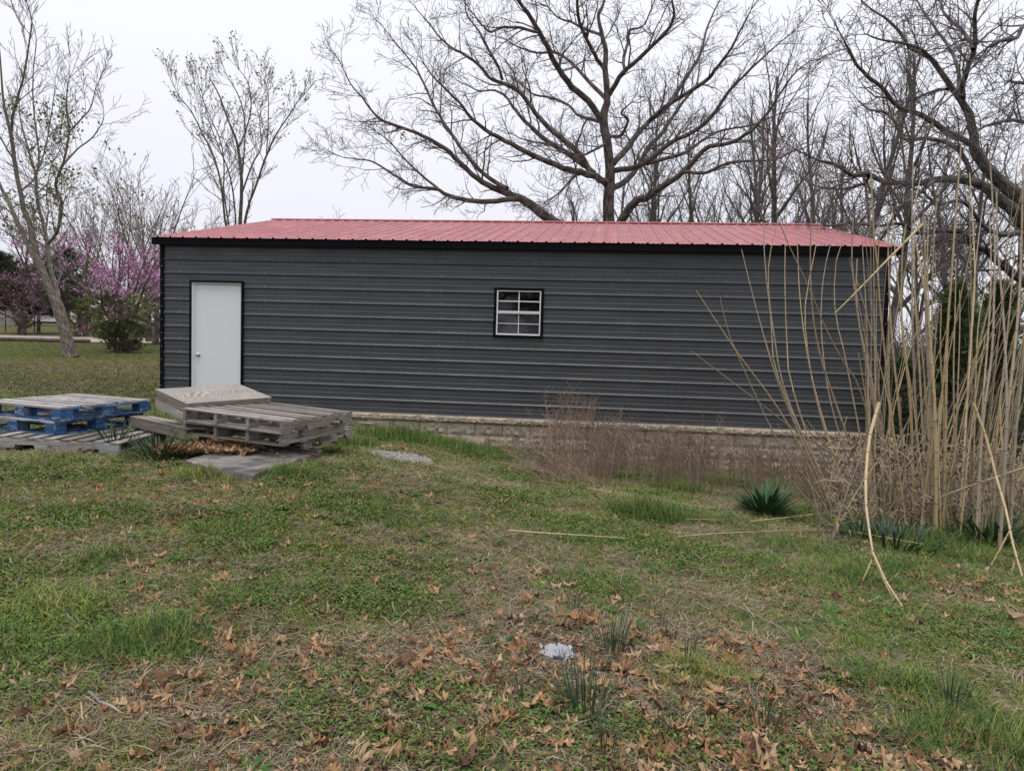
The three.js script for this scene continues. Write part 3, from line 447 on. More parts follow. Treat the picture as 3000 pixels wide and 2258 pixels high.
{ // loose boards right of the stack and on the slab
  const R = rng(6); const loose = [[1000, 1232, 1092, 1252, 0.09, 'split board lying beside the grey pallet stack', 0.02], [1040, 1238, 1110, 1246, 0.07, 'narrow board lying by the right end of the pallets', 0.015]];
  for (const [x0, y0, x1, y1, w, l, h] of loose) { const a = onGround(x0, y0), b = onGround(x1, y1), d = b.clone().sub(a), t = part(numbered('loose_board'), plank(d.length(), h, w, 2), WOOD[2], scene); t.position.copy(a.lerp(b, 0.5)); t.position.y += 0.03; t.rotation.y = Math.atan2(-d.z, d.x); tag(t, l, 'board'); }
  for (const [x0, y0, x1, y1, l] of [[700, 1303, 930, 1325, 'thin lath lying along the slab below the pallet stack'], [760, 1300, 935, 1337, 'rust brown rod lying on the slab by its right edge']]) { const p = [[x0, y0], [x1, y1]].map(([x, y]) => { const r = rayDir(x, y), t = -1.18 / r.y; return V(r.x * t, slabTop + 0.014, r.z * t); }), g = new Geo(); g.tube(p, [0.009, 0.009], 5, null, true); tag(part(numbered('thin_rod'), g.build(), mat(0.09, 0.055, 0.04, 0.9), scene), l, 'rod'); }
  for (let k = 0; k < 9; k++) { const q = [[755, 1318], [768, 1325], [812, 1330], [830, 1338], [795, 1321], [870, 1318], [742, 1312], [725, 1309], [905, 1322]][k], r = rayDir(...q), t = -1.187 / r.y, g = new THREE.IcosahedronGeometry(0.008 + R() * 0.007, 0); g.scale(1.4, 0.7, 1); tag(part(numbered('pebble'), g, mat(0.55, 0.52, 0.48), scene), 'small pale pebble lying on the concrete slab', 'pebble', 'pebbles on the slab').position.set(r.x * t, slabTop + 0.006, r.z * t); }
}
{ // gravel showing through the lawn
  const c = onGround(1178, 1342), R = rng(15), base = new THREE.IcosahedronGeometry(0.02, 0), im = new THREE.InstancedMesh(base, mat(0.27, 0.25, 0.235, 0.95), 700), m = new THREE.Matrix4();
  for (let k = 0; k < 700; k++) { const a = R() * 6.28, r = Math.sqrt(R()), x = c.x + Math.cos(a) * r * 0.36, z = c.z + Math.sin(a) * r * 0.62, s = 0.5 + R() * 0.9; m.compose(V(x, gnd(x, z) + 0.014, z), new THREE.Quaternion().setFromEuler(new THREE.Euler(R() * 6, R() * 6, R() * 6)), V(s * 1.2, s * 0.8, s)); im.setMatrixAt(k, m); const q = 0.7 + R() * 0.6; im.setColorAt(k, lin(q, q * 0.96, q * 0.93)); }
  im.name = 'gravel_patch'; shadowed(im); tag(im, 'small patch of pale gravel in the grass', 'gravel', null, 'stuff'); scene.add(im);
}
{ // crumpled bag
  const c = onGround(1635, 1935), g = new THREE.SphereGeometry(1, 64, 40), p = g.attributes.position;
  for (let k = 0; k < p.count; k++) { let x = p.getX(k), y = p.getY(k), z = p.getZ(k); const f = 1 + 0.7 * (fbm(x * 2.2 + 7, z * 2.2 + y * 2 + 7, 5, 3) - 0.5) + 0.75 * Math.abs(vnoise(x * 5 + 3, (y + z) * 4 + 9, 8) - 0.5) - 0.35 * Math.abs(vnoise((x - z) * 6 + 3, y * 4 + 9, 18) - 0.5); p.setXYZ(k, x * 0.066 * f + 0.01 * y, Math.max(-0.004, (y * 0.03 + 0.018) * f), z * 0.055 * f); }
  g.computeVertexNormals(); const b = part('plastic_bag', g, mat(0.34, 0.335, 0.365, 0.5), scene); b.position.copy(c); b.position.y += 0.008; b.rotation.y = -0.35; tag(b, 'crumpled pale lilac plastic bag lying in the grass', 'bag');
}

// ---------------------------------------------------------------- canes
const CANE = [[0.37, 0.275, 0.15], [0.33, 0.25, 0.155], [0.285, 0.235, 0.175], [0.44, 0.335, 0.18], [0.21, 0.165, 0.12]];
const caneMat = new THREE.MeshStandardMaterial({ vertexColors: true, roughness: 0.6 });
function curve(pts, n) { const c = new THREE.CatmullRomCurve3(pts, false, 'catmullrom', 0.5); return c.getPoints(n); }
function caneGeo(pts, r0, r1, tone, R, sides = 6) {
  const total = pts.reduce((s, p, k) => k ? s + p.distanceTo(pts[k - 1]) : 0, 0), P2 = [], rad = [], kinds = [], node = 0.16 + R() * 0.1; let acc = 0;
  const c = new THREE.CatmullRomCurve3(pts, false, 'catmullrom', 0.5), put = (d, kind, extra) => { const t = clamp(d / total); P2.push(c.getPointAt(t)); rad.push(mix(r0, r1, t) * extra); kinds.push(kind); };
  put(0, 0, 1); let d = node * R(); let k = 0;
  while (d < total - 0.03) { put(d - 0.007, 0, 1); put(d - 0.004, 1, 1.1); put(d + 0.004, 1, 1.1); put(d + 0.007, 2, 1.0); d += node * (1 + 0.4 * (R() - 0.5)) * mix(1, 1.25, d / total); k++; }
  put(total, 0, 1); const g = new Geo(true), v = 0.85 + R() * 0.3, patch = R();
  g.tube(P2, rad, sides, (i) => { const kd = kinds[i], m = v * (kd === 1 ? 0.42 : kd === 2 ? 1.12 : 1) * (0.9 + 0.2 * hash2(i, Math.floor(patch * 999), 4)); return [tone[0] * m, tone[1] * m, tone[2] * m]; }, true); return g.build();
}
const CANES = [ // traced stems: points from the tip down, then thickness in view and distance
  [[[2041, 852], [2154, 1023], [2307, 1239], [2440, 1490]], 8, 8.3], [[[2025, 1028], [2216, 1172], [2307, 1244], [2480, 1364], [2570, 1470]], 8, 8.2], [[[2173, 730], [2207, 869], [2250, 1023], [2298, 1167], [2460, 1510]], 8, 8.4], [[[2110, 869], [2135, 975], [2192, 1109], [2269, 1273], [2336, 1388], [2395, 1480]], 7, 8.6],
  [[[2238, 653], [2243, 792], [2269, 984], [2308, 1167], [2465, 1500]], 9, 8.5], [[[2276, 658], [2252, 783], [2260, 940], [2288, 1129], [2480, 1510]], 8, 8.7], [[[2274, 623], [2308, 710], [2370, 840], [2413, 946], [2461, 1042], [2529, 1167], [2610, 1500]], 8, 8.2], [[[2307, 600], [2300, 792], [2308, 1032], [2327, 1153], [2450, 1500]], 7, 8.8],
  [[[2336, 691], [2344, 869], [2365, 1032], [2404, 1200], [2510, 1510]], 7, 8.6], [[[2377, 634], [2375, 792], [2384, 936], [2408, 1056], [2461, 1215], [2575, 1510]], 10, 8.3], [[[2406, 638], [2384, 758], [2365, 855], [2360, 960], [2395, 1180], [2500, 1500]], 7, 8.9], [[[2449, 672], [2423, 758], [2408, 869], [2410, 1010], [2440, 1200], [2540, 1500]], 7, 8.7],
  [[[2480, 682], [2452, 758], [2445, 869], [2456, 960], [2480, 1061], [2570, 1510]], 7, 8.5], [[[2500, 648], [2496, 745], [2505, 859], [2524, 984], [2548, 1119], [2630, 1510]], 11, 8.1], [[[2512, 758], [2509, 859], [2520, 960], [2556, 1130], [2640, 1520]], 12, 8.0], [[[2552, 507], [2561, 673], [2572, 788], [2586, 968], [2650, 1510]], 10, 8.3],
  [[[2577, 655], [2574, 824], [2590, 1000], [2640, 1500]], 9, 8.6], [[[2601, 619], [2604, 752], [2612, 968], [2640, 1250], [2660, 1520]], 11, 8.2], [[[2615, 608], [2624, 752], [2634, 850], [2660, 1100], [2690, 1520]], 9, 8.7], [[[2655, 658], [2644, 752], [2644, 968], [2670, 1200], [2680, 1540]], 11, 8.0], [[[2676, 480], [2673, 644], [2674, 824], [2676, 1004], [2700, 1530]], 11, 8.3],
  [[[2698, 520], [2682, 610], [2680, 824], [2695, 1080], [2720, 1540]], 9, 8.8], [[[2707, 619], [2712, 788], [2716, 1004], [2728, 1200], [2735, 1550]], 13, 7.8], [[[2682, 698], [2696, 770], [2712, 860], [2727, 1004], [2742, 1250], [2745, 1560]], 14, 7.7], [[[2721, 633], [2718, 800], [2724, 1000], [2720, 1540]], 9, 8.5], [[[2745, 579], [2734, 788], [2731, 1004], [2725, 1250], [2740, 1540]], 9, 8.4],
  [[[2817, 424], [2799, 662], [2788, 824], [2777, 968], [2772, 1200], [2765, 1560]], 12, 8.0], [[[2813, 849], [2813, 968], [2805, 1200], [2790, 1540]], 8, 8.4], [[[2802, 759], [2799, 932], [2795, 1100], [2800, 1540]], 9, 8.3], [[[2759, 889], [2756, 1040], [2765, 1200], [2770, 1550]], 9, 8.2], [[[2842, 507], [2853, 680], [2857, 824], [2846, 1004], [2830, 1250], [2810, 1550]], 9, 8.4],
  [[[2882, 594], [2864, 734], [2850, 900], [2835, 1150], [2820, 1550]], 9, 8.6], [[[2894, 817], [2870, 930], [2860, 1100], [2850, 1550]], 8, 8.5], [[[2900, 440], [2916, 716], [2914, 860], [2907, 1040], [2880, 1250], [2860, 1580]], 11, 7.9], [[[2921, 561], [2923, 716], [2936, 860], [2947, 1040], [2950, 1250], [2930, 1600]], 12, 7.7], [[[2999, 480], [2993, 752], [2983, 932], [2968, 1076], [2945, 1300], [2930, 1600]], 14, 7.6],
  [[[2900, 630], [2905, 800], [2895, 1000], [2880, 1200], [2870, 1570]], 9, 8.5], [[[2975, 720], [2960, 900], [2940, 1100], [2920, 1300], [2910, 1570]], 11, 8.2], [[[3030, 560], [3015, 800], [3000, 1050], [2975, 1300], [2960, 1580]], 11, 8.0], [[[2640, 1165], [2640, 1250], [2660, 1530]], 12, 7.9], [[[2756, 1180], [2750, 1300], [2760, 1550]], 9, 8.4]];
{
  const R = rng(99), clump = thing('giant_reed_clump', 'tall clump of dry tan canes in front of the shed corner', 'reeds', onGround(2720, 1540));
  const o = clump.position, add = (pts, r0, r1, tone) => part('cane', caneGeo(pts.map(p => p.clone().sub(o)), r0, r1, tone, R), caneMat, clump);
  for (const [pts, w, depth] of CANES) {
    const n = pts.length, base = onGround(pts[n - 1][0], pts[n - 1][1] + 18), dd = (R() - 0.5) * 0.9, Pq = pts.map(([x, y], k) => at(x, y, mix(-base.z, depth + dd, 1 - k / (n - 1)))); Pq[n - 1] = base.clone(); Pq[n - 1].y -= 0.04; Pq.reverse();
    const r = w * 8.2 / FOCAL / 2 * 0.76; add(Pq, r, r * 0.4, CANE[pts[0][0] < 2560 ? [2, 1, 2, 0][Math.floor(R() * 4)] : Math.floor(R() * 4)]);
  }
  for (let k = 0; k < 250; k++) { // the rest of the thicket
    const b = onGround(k < 165 ? 2400 + R() * 620 : 2530 + Math.pow(R(), 1.2) * 480, 1440 + R() * 150), low = k < 165, H = low ? 0.25 + R() * 0.9 : 1.4 + R() * 2.7, a = (R() - 0.5) * (low ? 1.3 : 0.34) + (b.x - 4.1) * 0.09, c = (R() - 0.5) * (low ? 1.2 : 0.3), pts = [];
    for (let j = 0; j <= 4; j++) { const t = j / 4; pts.push(V(b.x + a * H * t * (0.6 + 0.5 * t), b.y - 0.04 + H * t, b.z + c * H * t * (0.6 + 0.5 * t) - (R() - 0.5) * 0.03)); }
    const r = 0.004 + R() * 0.0075; add(pts, r, r * 0.4, CANE[low ? [4, 1, 4, 2][k % 4] : Math.floor(R() * 5)]);
  }
  // dry leaf sheaths and tatters
  const g = new Geo(true); for (let k = 0; k < 2600; k++) { const b = onGround(2440 + R() * 580, 1450 + R() * 130), h = Math.pow(R(), 1.6) * 0.9, a = R() * 6.28, L = 0.08 + R() * 0.22, w = 0.003 + R() * 0.006, s = V(b.x - o.x, b.y - o.y + h, b.z - o.z), m = V(Math.cos(a) * L * 0.5, L * (R() * 0.5 - 0.05), Math.sin(a) * L * 0.5), e = V(Math.cos(a) * L * 0.9, L * (R() * 0.5 - 0.45), Math.sin(a) * L * 0.9), q = V(-Math.sin(a) * w, 0.4 * w, Math.cos(a) * w), t = 0.7 + R() * 0.6, col = [0.24 * t, 0.185 * t, 0.13 * t]; const A = s.clone().sub(q), B = s.clone().add(q), C = s.clone().add(m).add(q), D = s.clone().add(m).sub(q); g.quad(A, B, C, D, col); g.tri(D, C, s.clone().add(e), col); }
  part('dry_leaves', g.build(), new THREE.MeshStandardMaterial({ vertexColors: true, roughness: 0.9 }), clump, 'stuff');
}
// canes that have come loose, each with its own lie; points as (x, y, distance)
function looseCane(label, pts, r0, r1, tone, extra = []) {
  const R = rng(pts[0][0] | 0), t = thing('broken_cane', label, 'cane', at(...pts[0])), o = t.position;
  part('stalk', caneGeo(pts.map(p => at(...p).sub(o)), r0, r1, CANE[tone], R, 7), caneMat, t);
  for (const e of extra) part('side_shoot', caneGeo(e.map(p => at(...p).sub(o)), r0 * 0.55, r0 * 0.25, CANE[tone], R, 5), caneMat, t);
}
const gd = (x, y, up = 0.012) => { const p = onGround(x, y); return -p.z; };
looseCane('pale bent cane with a cut end, arching down to the lawn', [[2577, 1180, 6.4], [2550, 1275, 6.25], [2538, 1390, 6.0], [2538, 1480, 5.8], [2552, 1580, 5.5], [2562, 1630, 5.35], [2600, 1708, 5.1], [2646, 1778, gd(2646, 1778) - 0.12]], 0.0150, 0.005, 3, [[[2561, 1625, 5.36], [2545, 1668, 5.4], [2520, 1716, gd(2520, 1716) - 0.05]], [[2564, 1640, 5.33], [2590, 1700, 5.2], [2618, 1752, gd(2618, 1752) - 0.05]]]);
looseCane('cane with a cut top splayed into legs at the right edge', [[2853, 1180, 7.2], [2890, 1280, 7.1], [2921, 1400, 6.9], [2950, 1500, 6.6], [2968, 1590, 6.2], [3000, 1700, gd(3000, 1700)]], 0.013, 0.008, 0, [[[2962, 1550, 6.35], [2930, 1610, 6.3], [2898, 1668, gd(2898, 1668)]], [[2966, 1575, 6.3], [2985, 1610, 6.2], [3010, 1640, gd(3010, 1640)]], [[2975, 1640, 6.1], [2962, 1690, gd(2962, 1690)]]]);
looseCane('slender cane standing beside the splayed cane at right', [[2930, 1180, 7.6], [2938, 1320, 7.5], [2950, 1440, 7.3], [2958, 1540, gd(2958, 1560)]], 0.010, 0.012, 3);
looseCane('long cane lodged at a slant across the lower reeds', [[3010, 1368, 7.2], [2840, 1425, 7.4], [2720, 1470, 7.6], [2580, 1528, gd(2580, 1528)]], 0.012, 0.006, 2);
looseCane('yellow broken cane slung diagonally across the upper reeds', [[2706, 655, 7.9], [2600, 762, 7.8], [2510, 855, 7.7], [2447, 917, 7.7]], 0.013, 0.006, 3);
const lie = (x, y, up = 0.02) => { const p = onGround(x, y); return [x, y - up * FOCAL / -p.z, -p.z]; };
for (const [l, q, r0, r1, k] of [['pale straight cane lying alone in the middle of the lawn', [[1488, 1577], [1600, 1585], [1720, 1592], [1832, 1599]], 0.008, 0.004, 3], ['thin cane lying left of the yellow flower', [[2200, 1546], [2330, 1531], [2455, 1516]], 0.006, 0.007, 0], ['cane lying on the lawn with its tip below the reeds', [[2470, 1572], [2580, 1592], [2708, 1615]], 0.006, 0.007, 0], ['long faded cane half sunk in the grass below the yucca', [[1985, 1594], [2120, 1583], [2280, 1575], [2400, 1568], [2470, 1571]], 0.006, 0.004, 1], ['short cane lying by the bright grass tuft', [[1950, 1488], [2010, 1494], [2085, 1508]], 0.006, 0.004, 2], ['dry stalk lying on the leaf pile near the weeds', [[1720, 1446], [1755, 1452], [1792, 1459]], 0.007, 0.005, 0], ['dry stalk lying left of the leaf pile', [[1570, 1424], [1620, 1431], [1672, 1438]], 0.005, 0.004, 2], ['short bent straw lying in the middle lawn', [[1545, 1653], [1575, 1670], [1612, 1695]], 0.005, 0.003, 1], ['pair of thin straws lying at the right of the lawn', [[2165, 1808], [2230, 1840], [2310, 1885]], 0.004, 0.003, 2], ['short straw crossing the thin straws on the right lawn', [[2178, 1798], [2212, 1840]], 0.004, 0.003, 2], ['thin straw on the left lawn above the tuft', [[495, 1477], [545, 1490], [600, 1510]], 0.003, 0.002, 1], ['horizontal straw lying in grass under the yucca', [[2010, 1540], [2060, 1540], [2110, 1543]], 0.004, 0.003, 0]])
  looseCane(l, q.map(([x, y]) => lie(x, y, 0.06)), r0, r1, k);
looseCane('pale grey stick propped up beside the yellow flower', [[2497, 1493, gd(2463, 1568) - 0.02], [2480, 1530, gd(2463, 1568)], [2463, 1570, gd(2463, 1568)]], 0.010, 0.011, 2);
for (const [l, q, r] of [['short grey lichened stick in the grass at left', [[190, 1805], [205, 1830], [235, 1860]], 0.006], ['grey stick lying among oak leaves at lower left', [[258, 2050], [290, 2080], [345, 2110]], 0.007]]) {
  const p = q.map(([x, y]) => { const v = onGround(x, y); v.y += 0.03; return v; }), t = thing('stick', l, 'stick', p[0].clone()), g = new Geo(true), R = rng(q[0][0]); const c = curve(p.map(v => v.clone().sub(p[0])), 8).map(v => v.add(V((R() - 0.5) * 0.006, (R() - 0.5) * 0.006, (R() - 0.5) * 0.006))); g.tube(c, c.map((_, k) => r * (1 - 0.04 * k) * (0.85 + R() * 0.3)), 6, () => { const s = R() < 0.4 ? 0.5 : 1; return [0.34 * s, 0.32 * s, 0.30 * s]; }, true); part('stick_bark', g.build(), new THREE.MeshStandardMaterial({ vertexColors: true, roughness: 0.95 }), t);
}
// ---------------------------------------------------------------- strap-leaved plants, flowers, dry weeds
const leafMat = new THREE.MeshPhysicalMaterial({ vertexColors: true, roughness: 0.65, specularIntensity: 0.5 });
function strap(g, base, a, L, lean, w, col, droop = 0.5, R = Math.random) { // long arching leaf folded along its midrib
  const n = 6, dx = Math.cos(a), dz = Math.sin(a), side = V(-dz, 0, dx); let p = base.clone(), th = Math.PI / 2 - lean, prev = null;
  for (let k = 0; k <= n; k++) {
    const t = k / n, ww = w * (t < 0.75 ? 0.75 + 0.33 * t : 1 - (t - 0.75) / 0.25 * 0.97), fold = V(0, 0.28 * ww, 0), c = p.clone(), l = c.clone().addScaledVector(side, ww).add(fold), r = c.clone().addScaledVector(side, -ww).add(fold), cc = col;
    if (prev) { g.quad(prev[0], prev[1], c, l, cc); g.quad(prev[1], prev[2], r, c, cc); }
    prev = [l, c, r]; p.add(V(dx * Math.cos(th), Math.sin(th), dz * Math.cos(th)).multiplyScalar(L / n)); th -= droop / n * (0.5 + 1.4 * t);
  }
}
function strapPlant(name, label, cat, pos, N, L, w, spread, tone, seed, droop = 0.6, group) {
  const R = rng(seed), t = thing(name, label, cat, pos, group), g = new Geo(true);
  for (let k = 0; k < N; k++) { const a = R() * 6.283, rr = Math.sqrt(R()), v = 0.65 + R() * 0.7; strap(g, V(Math.cos(a) * rr * spread[0], -0.02, Math.sin(a) * rr * spread[0]), a + (R() - 0.5) * 0.9, L * (0.6 + R() * 0.5), (0.12 + rr * spread[1]) * (0.6 + 0.8 * R()), w * (0.7 + 0.5 * R()), [tone[0] * v, tone[1] * v, tone[2] * v], droop * (0.5 + R())); }
  part('leaves', g.build(), leafMat, t, 'stuff'); return t;
}
const DEEP = [0.045, 0.098, 0.04], DAFF = [0.042, 0.082, 0.030], ONION = [0.050, 0.095, 0.052];
strapPlant('yucca', 'dark green yucca rosette beside the dry weeds', 'yucca', onGround(2242, 1510), 200, 0.43, 0.011, [0.11, 0.92], DEEP, 31, 0.5);
strapPlant('daffodil_clump', 'dark green daffodil leaves between the pallets and the slab', 'daffodil leaves', onGround(468, 1352), 120, 0.36, 0.0075, [0.15, 0.75], DAFF, 32, 0.7);
strapPlant('daffodil_clump', 'broad green leaf clump under the canes at far right', 'daffodil leaves', onGround(2905, 1592), 110, 0.42, 0.012, [0.22, 0.8], [0.05, 0.09, 0.035], 33, 0.7);
strapPlant('daffodil_clump', 'blue green daffodil leaves at the foot of the reeds', 'daffodil leaves', onGround(2620, 1602), 120, 0.30, 0.008, [0.38, 0.6], [0.045, 0.075, 0.045], 34, 0.8);
strapPlant('daffodil_clump', 'leaf tuft growing up through the grey pallet by the blue pallets', 'daffodil leaves', V(-3.98, EYE - 1.22, -7.74), 60, 0.36, 0.007, [0.12, 0.6], DAFF, 35, 0.6);
strapPlant('daffodil_clump', 'sparse blue green leaves right of the yellow flower', 'daffodil leaves', onGround(2520, 1580), 50, 0.26, 0.007, [0.2, 0.6], [0.045, 0.075, 0.045], 36, 0.8);
for (const [x, y, n, h, s, l, sd] of [[1790, 1915, 60, 0.25, 0.06, 'upright wild onion tuft just behind the plastic bag', 41], [1715, 2100, 80, 0.27, 0.08, 'thick wild onion tuft in front of the plastic bag', 42], [1565, 1840, 12, 0.16, 0.03, 'small wild onion sprig up the lawn left of the bag', 43], [1685, 1800, 14, 0.16, 0.04, 'small wild onion sprig up the lawn above the bag', 44], [1535, 2075, 12, 0.2, 0.02, 'thin wild onion sprig left of the thick onion tuft', 45], [2020, 1940, 18, 0.2, 0.05, 'sparse wild onion sprig right of the pink flowers', 46], [2240, 2150, 30, 0.2, 0.05, 'wild onion tuft on the leaf drift at lower right', 47], [2790, 2080, 36, 0.24, 0.05, 'dark wild onion tuft at the far lower right', 48], [1940, 2170, 10, 0.22, 0.02, 'lone wild onion stalks standing on the leaf drift', 49], [1780, 2210, 26, 0.2, 0.06, 'wild onion sprig near the bottom edge', 50], [1690, 1790, 8, 0.13, 0.03, 'faint wild onion sprig highest up the lawn', 51]])
  strapPlant('wild_onion', l, 'wild onion', onGround(x, y), n, h, 0.0022, [s, 0.22], ONION, sd, 0.25, 'wild onions on the lawn');
{ // one late daffodil bloom and a little pink deadnettle
  const p = at(2453, 1522, -onGround(2456, 1560).z), gp = onGround(2456, 1560), t = thing('daffodil_flower', 'single yellow daffodil bloom by the cane tips', 'flower', gp), o = gp, g = new Geo(); g.tube([V(0, -0.02, 0), p.clone().sub(o).multiplyScalar(0.6), p.clone().sub(o)], [0.003, 0.003, 0.002], 5); part('stem', g.build(), mat(0.06, 0.1, 0.04), t);
  const f = new Geo(), c = p.clone().sub(o); for (let k = 0; k < 6; k++) { const a = k * 1.047, d = V(Math.cos(a), Math.sin(a), 0.15), e = V(-Math.sin(a), Math.cos(a), 0); f.quad(c.clone(), c.clone().addScaledVector(d, 0.02).addScaledVector(e, -0.011), c.clone().addScaledVector(d, 0.036), c.clone().addScaledVector(d, 0.02).addScaledVector(e, 0.011)); } part('petals', f.build(), mat(0.75, 0.56, 0.02, 0.6), t);
  const cup = new THREE.CylinderGeometry(0.012, 0.006, 0.022, 10, 1, true); cup.rotateX(Math.PI / 2); cup.translate(c.x, c.y, c.z + 0.012); part('trumpet', cup, mat(0.72, 0.46, 0.01, 0.6), t);
  const R = rng(52); for (const [x, y, l] of [[1935, 1845, 'pink deadnettle flowers standing left in their patch'], [1970, 1890, 'pink deadnettle flowers standing right in their patch'], [1900, 1810, 'pink deadnettle flowers farthest back in their patch']]) {
    const b = onGround(x, y), d = thing('deadnettle', l, 'flower', b, 'pink deadnettle'), q = new Geo(true), s = new Geo(); for (let k = 0; k < 7; k++) { const a = R() * 6.28, r = R() * 0.06, h = 0.05 + R() * 0.05, e = V(Math.cos(a) * r, h, Math.sin(a) * r); s.tube([V(e.x * 0.7, -0.01, e.z * 0.7), e], [0.002, 0.0015], 3); for (let j = 0; j < 5; j++) { const z = e.clone().add(V((R() - 0.5) * 0.014, (R() - 0.3) * 0.014, (R() - 0.5) * 0.014)); q.tri(z, z.clone().add(V(0.007, 0.004, 0.002)), z.clone().add(V(0.001, 0.009, 0.004)), [0.42, 0.22, 0.42]); } } part('stems', s.build(), mat(0.07, 0.09, 0.05), d, 'stuff'); part('flowers', q.build(), new THREE.MeshStandardMaterial({ vertexColors: true, roughness: 0.8 }), d, 'stuff'); }
}
{ // dry weeds along the foundation
  const dryMat = new THREE.MeshStandardMaterial({ vertexColors: true, roughness: 0.95 });
  function weeds(label, spots, seed, mode) {
    const R = rng(seed), t = thing('dry_weed_clump', label, 'dry weeds', onGround(spots[0][0], spots[0][1]), 'dry weeds along the foundation'), o = t.position, g = new Geo(true);
    for (const [px, py, n, wx, H, lean] of spots) for (let k = 0; k < n; k++) {
      const b = onGround(px + (R() - 0.5) * wx, py + (R() - 0.5) * 60), h = H * (0.45 + 0.65 * R()), v = 0.6 + R() * 0.7, red = R(), col = [mix(0.24, 0.37, red) * v, mix(0.165, 0.285, red) * v, mix(0.12, 0.205, red) * v], lx = (R() - 0.5) * lean + (mode === 'lodged' ? -0.5 : 0) * R() * lean, lz = (R() - 0.4) * lean * 0.6, pts = [];
      for (let j = 0; j <= 3; j++) { const s = j / 3; pts.push(V(b.x - o.x + lx * h * s * (0.5 + s) + (R() - 0.5) * 0.02, b.y - o.y - 0.02 + h * s * (mode === 'lodged' ? 1 - 0.45 * s * R() : 1), b.z - o.z + lz * h * s)); }
      g.tube(pts, [0.0042, 0.0036, 0.003, 0.0018], 3, col);
      const tip = pts[3], nb = mode === 'lodged' ? 2 : 5 + Math.floor(R() * 6);
      for (let j = 0; j < nb; j++) { const s = 0.35 + 0.65 * R(), a = R() * 6.28, L = 0.05 + R() * 0.11, q = pts[1].clone().lerp(tip, s), e = q.clone().add(V(Math.cos(a) * L * 0.6, L * (0.4 + R() * 0.5), Math.sin(a) * L * 0.6)); g.tube([q, e], [0.0022, 0.0012], 3, col); for (let m = 0; m < 3; m++) { const f = e.clone().add(V((R() - 0.5) * 0.03, (R() - 0.5) * 0.03, (R() - 0.5) * 0.03)), z = 0.006 + R() * 0.010; g.tri(f, f.clone().add(V(z, z * 0.6, 0)), f.clone().add(V(z * 0.2, z * 1.2, z * 0.6)), [col[0] * 1.3, col[1] * 1.25, col[2] * 1.3]); } }
    }
    part('stems', g.build(), dryMat, t, 'stuff'); return t;
  }
  weeds('tall brown dry weeds with fluffy heads at the foundation', [[1675, 1372, 80, 140, 1.05, 0.22], [1790, 1385, 80, 130, 0.8, 0.25], [1600, 1372, 16, 60, 0.75, 0.3]], 61);
  weeds('dense low brown dry weeds in the middle of the foundation', [[1880, 1402, 190, 260, 0.66, 0.25], [1990, 1410, 110, 160, 0.62, 0.22]], 62);
  weeds('sparse brown dry weeds between the yucca and the foundation', [[2120, 1425, 130, 220, 0.62, 0.2], [2290, 1440, 110, 200, 0.58, 0.25], [2410, 1470, 60, 120, 0.5, 0.3], [2030, 1395, 8, 120, 1.05, 0.2]], 63);
  weeds('matted pale dry grass collapsed left of the brown weeds', [[1690, 1400, 170, 190, 0.5, 1.5], [1630, 1400, 60, 120, 0.45, 1.6]], 64, 'lodged');
}

// ---------------------------------------------------------------- trees
function barkMat(r, g, b, seed) { const t = dataTex(128, 256, (u, v) => { const f = 0.5 * tn(u, v, 9, 5, seed) + 0.3 * tn(u, v, 22, 14, seed + 1) + 0.2 * tn(u, v, 50, 50, seed + 2), q = 0.45 + 0.9 * (f - 0.2); return [q, q * 0.98, q * 0.95]; }, true, 1.2, 1.6), bm = t.clone(); bm.colorSpace = THREE.NoColorSpace; bm.needsUpdate = true; return new THREE.MeshStandardMaterial({ color: lin(r, g, b), map: t, bumpMap: bm, bumpScale: 0.03, roughness: 0.95 }); }
const GREYBARK = barkMat(0.19, 0.165, 0.15, 400), BROWNBARK = barkMat(0.25, 0.21, 0.18, 430), BARK = { oak: GREYBARK, dark: GREYBARK, far: GREYBARK, pale: barkMat(0.36, 0.31, 0.275, 410), brown: BROWNBARK };
const GREYTWIG = mat(0.13, 0.112, 0.105, 0.95), TWIG = { oak: GREYTWIG, dark: GREYTWIG, far: GREYTWIG, pale: mat(0.22, 0.185, 0.17, 0.95), brown: mat(0.19, 0.155, 0.135, 0.95) };
function rndDir(R, d, ang) { // a direction turned away from d by ang
  const a = V(R() - 0.5, R() - 0.5, R() - 0.5).cross(d).normalize(); return d.clone().applyAxisAngle(a, ang).normalize();
}
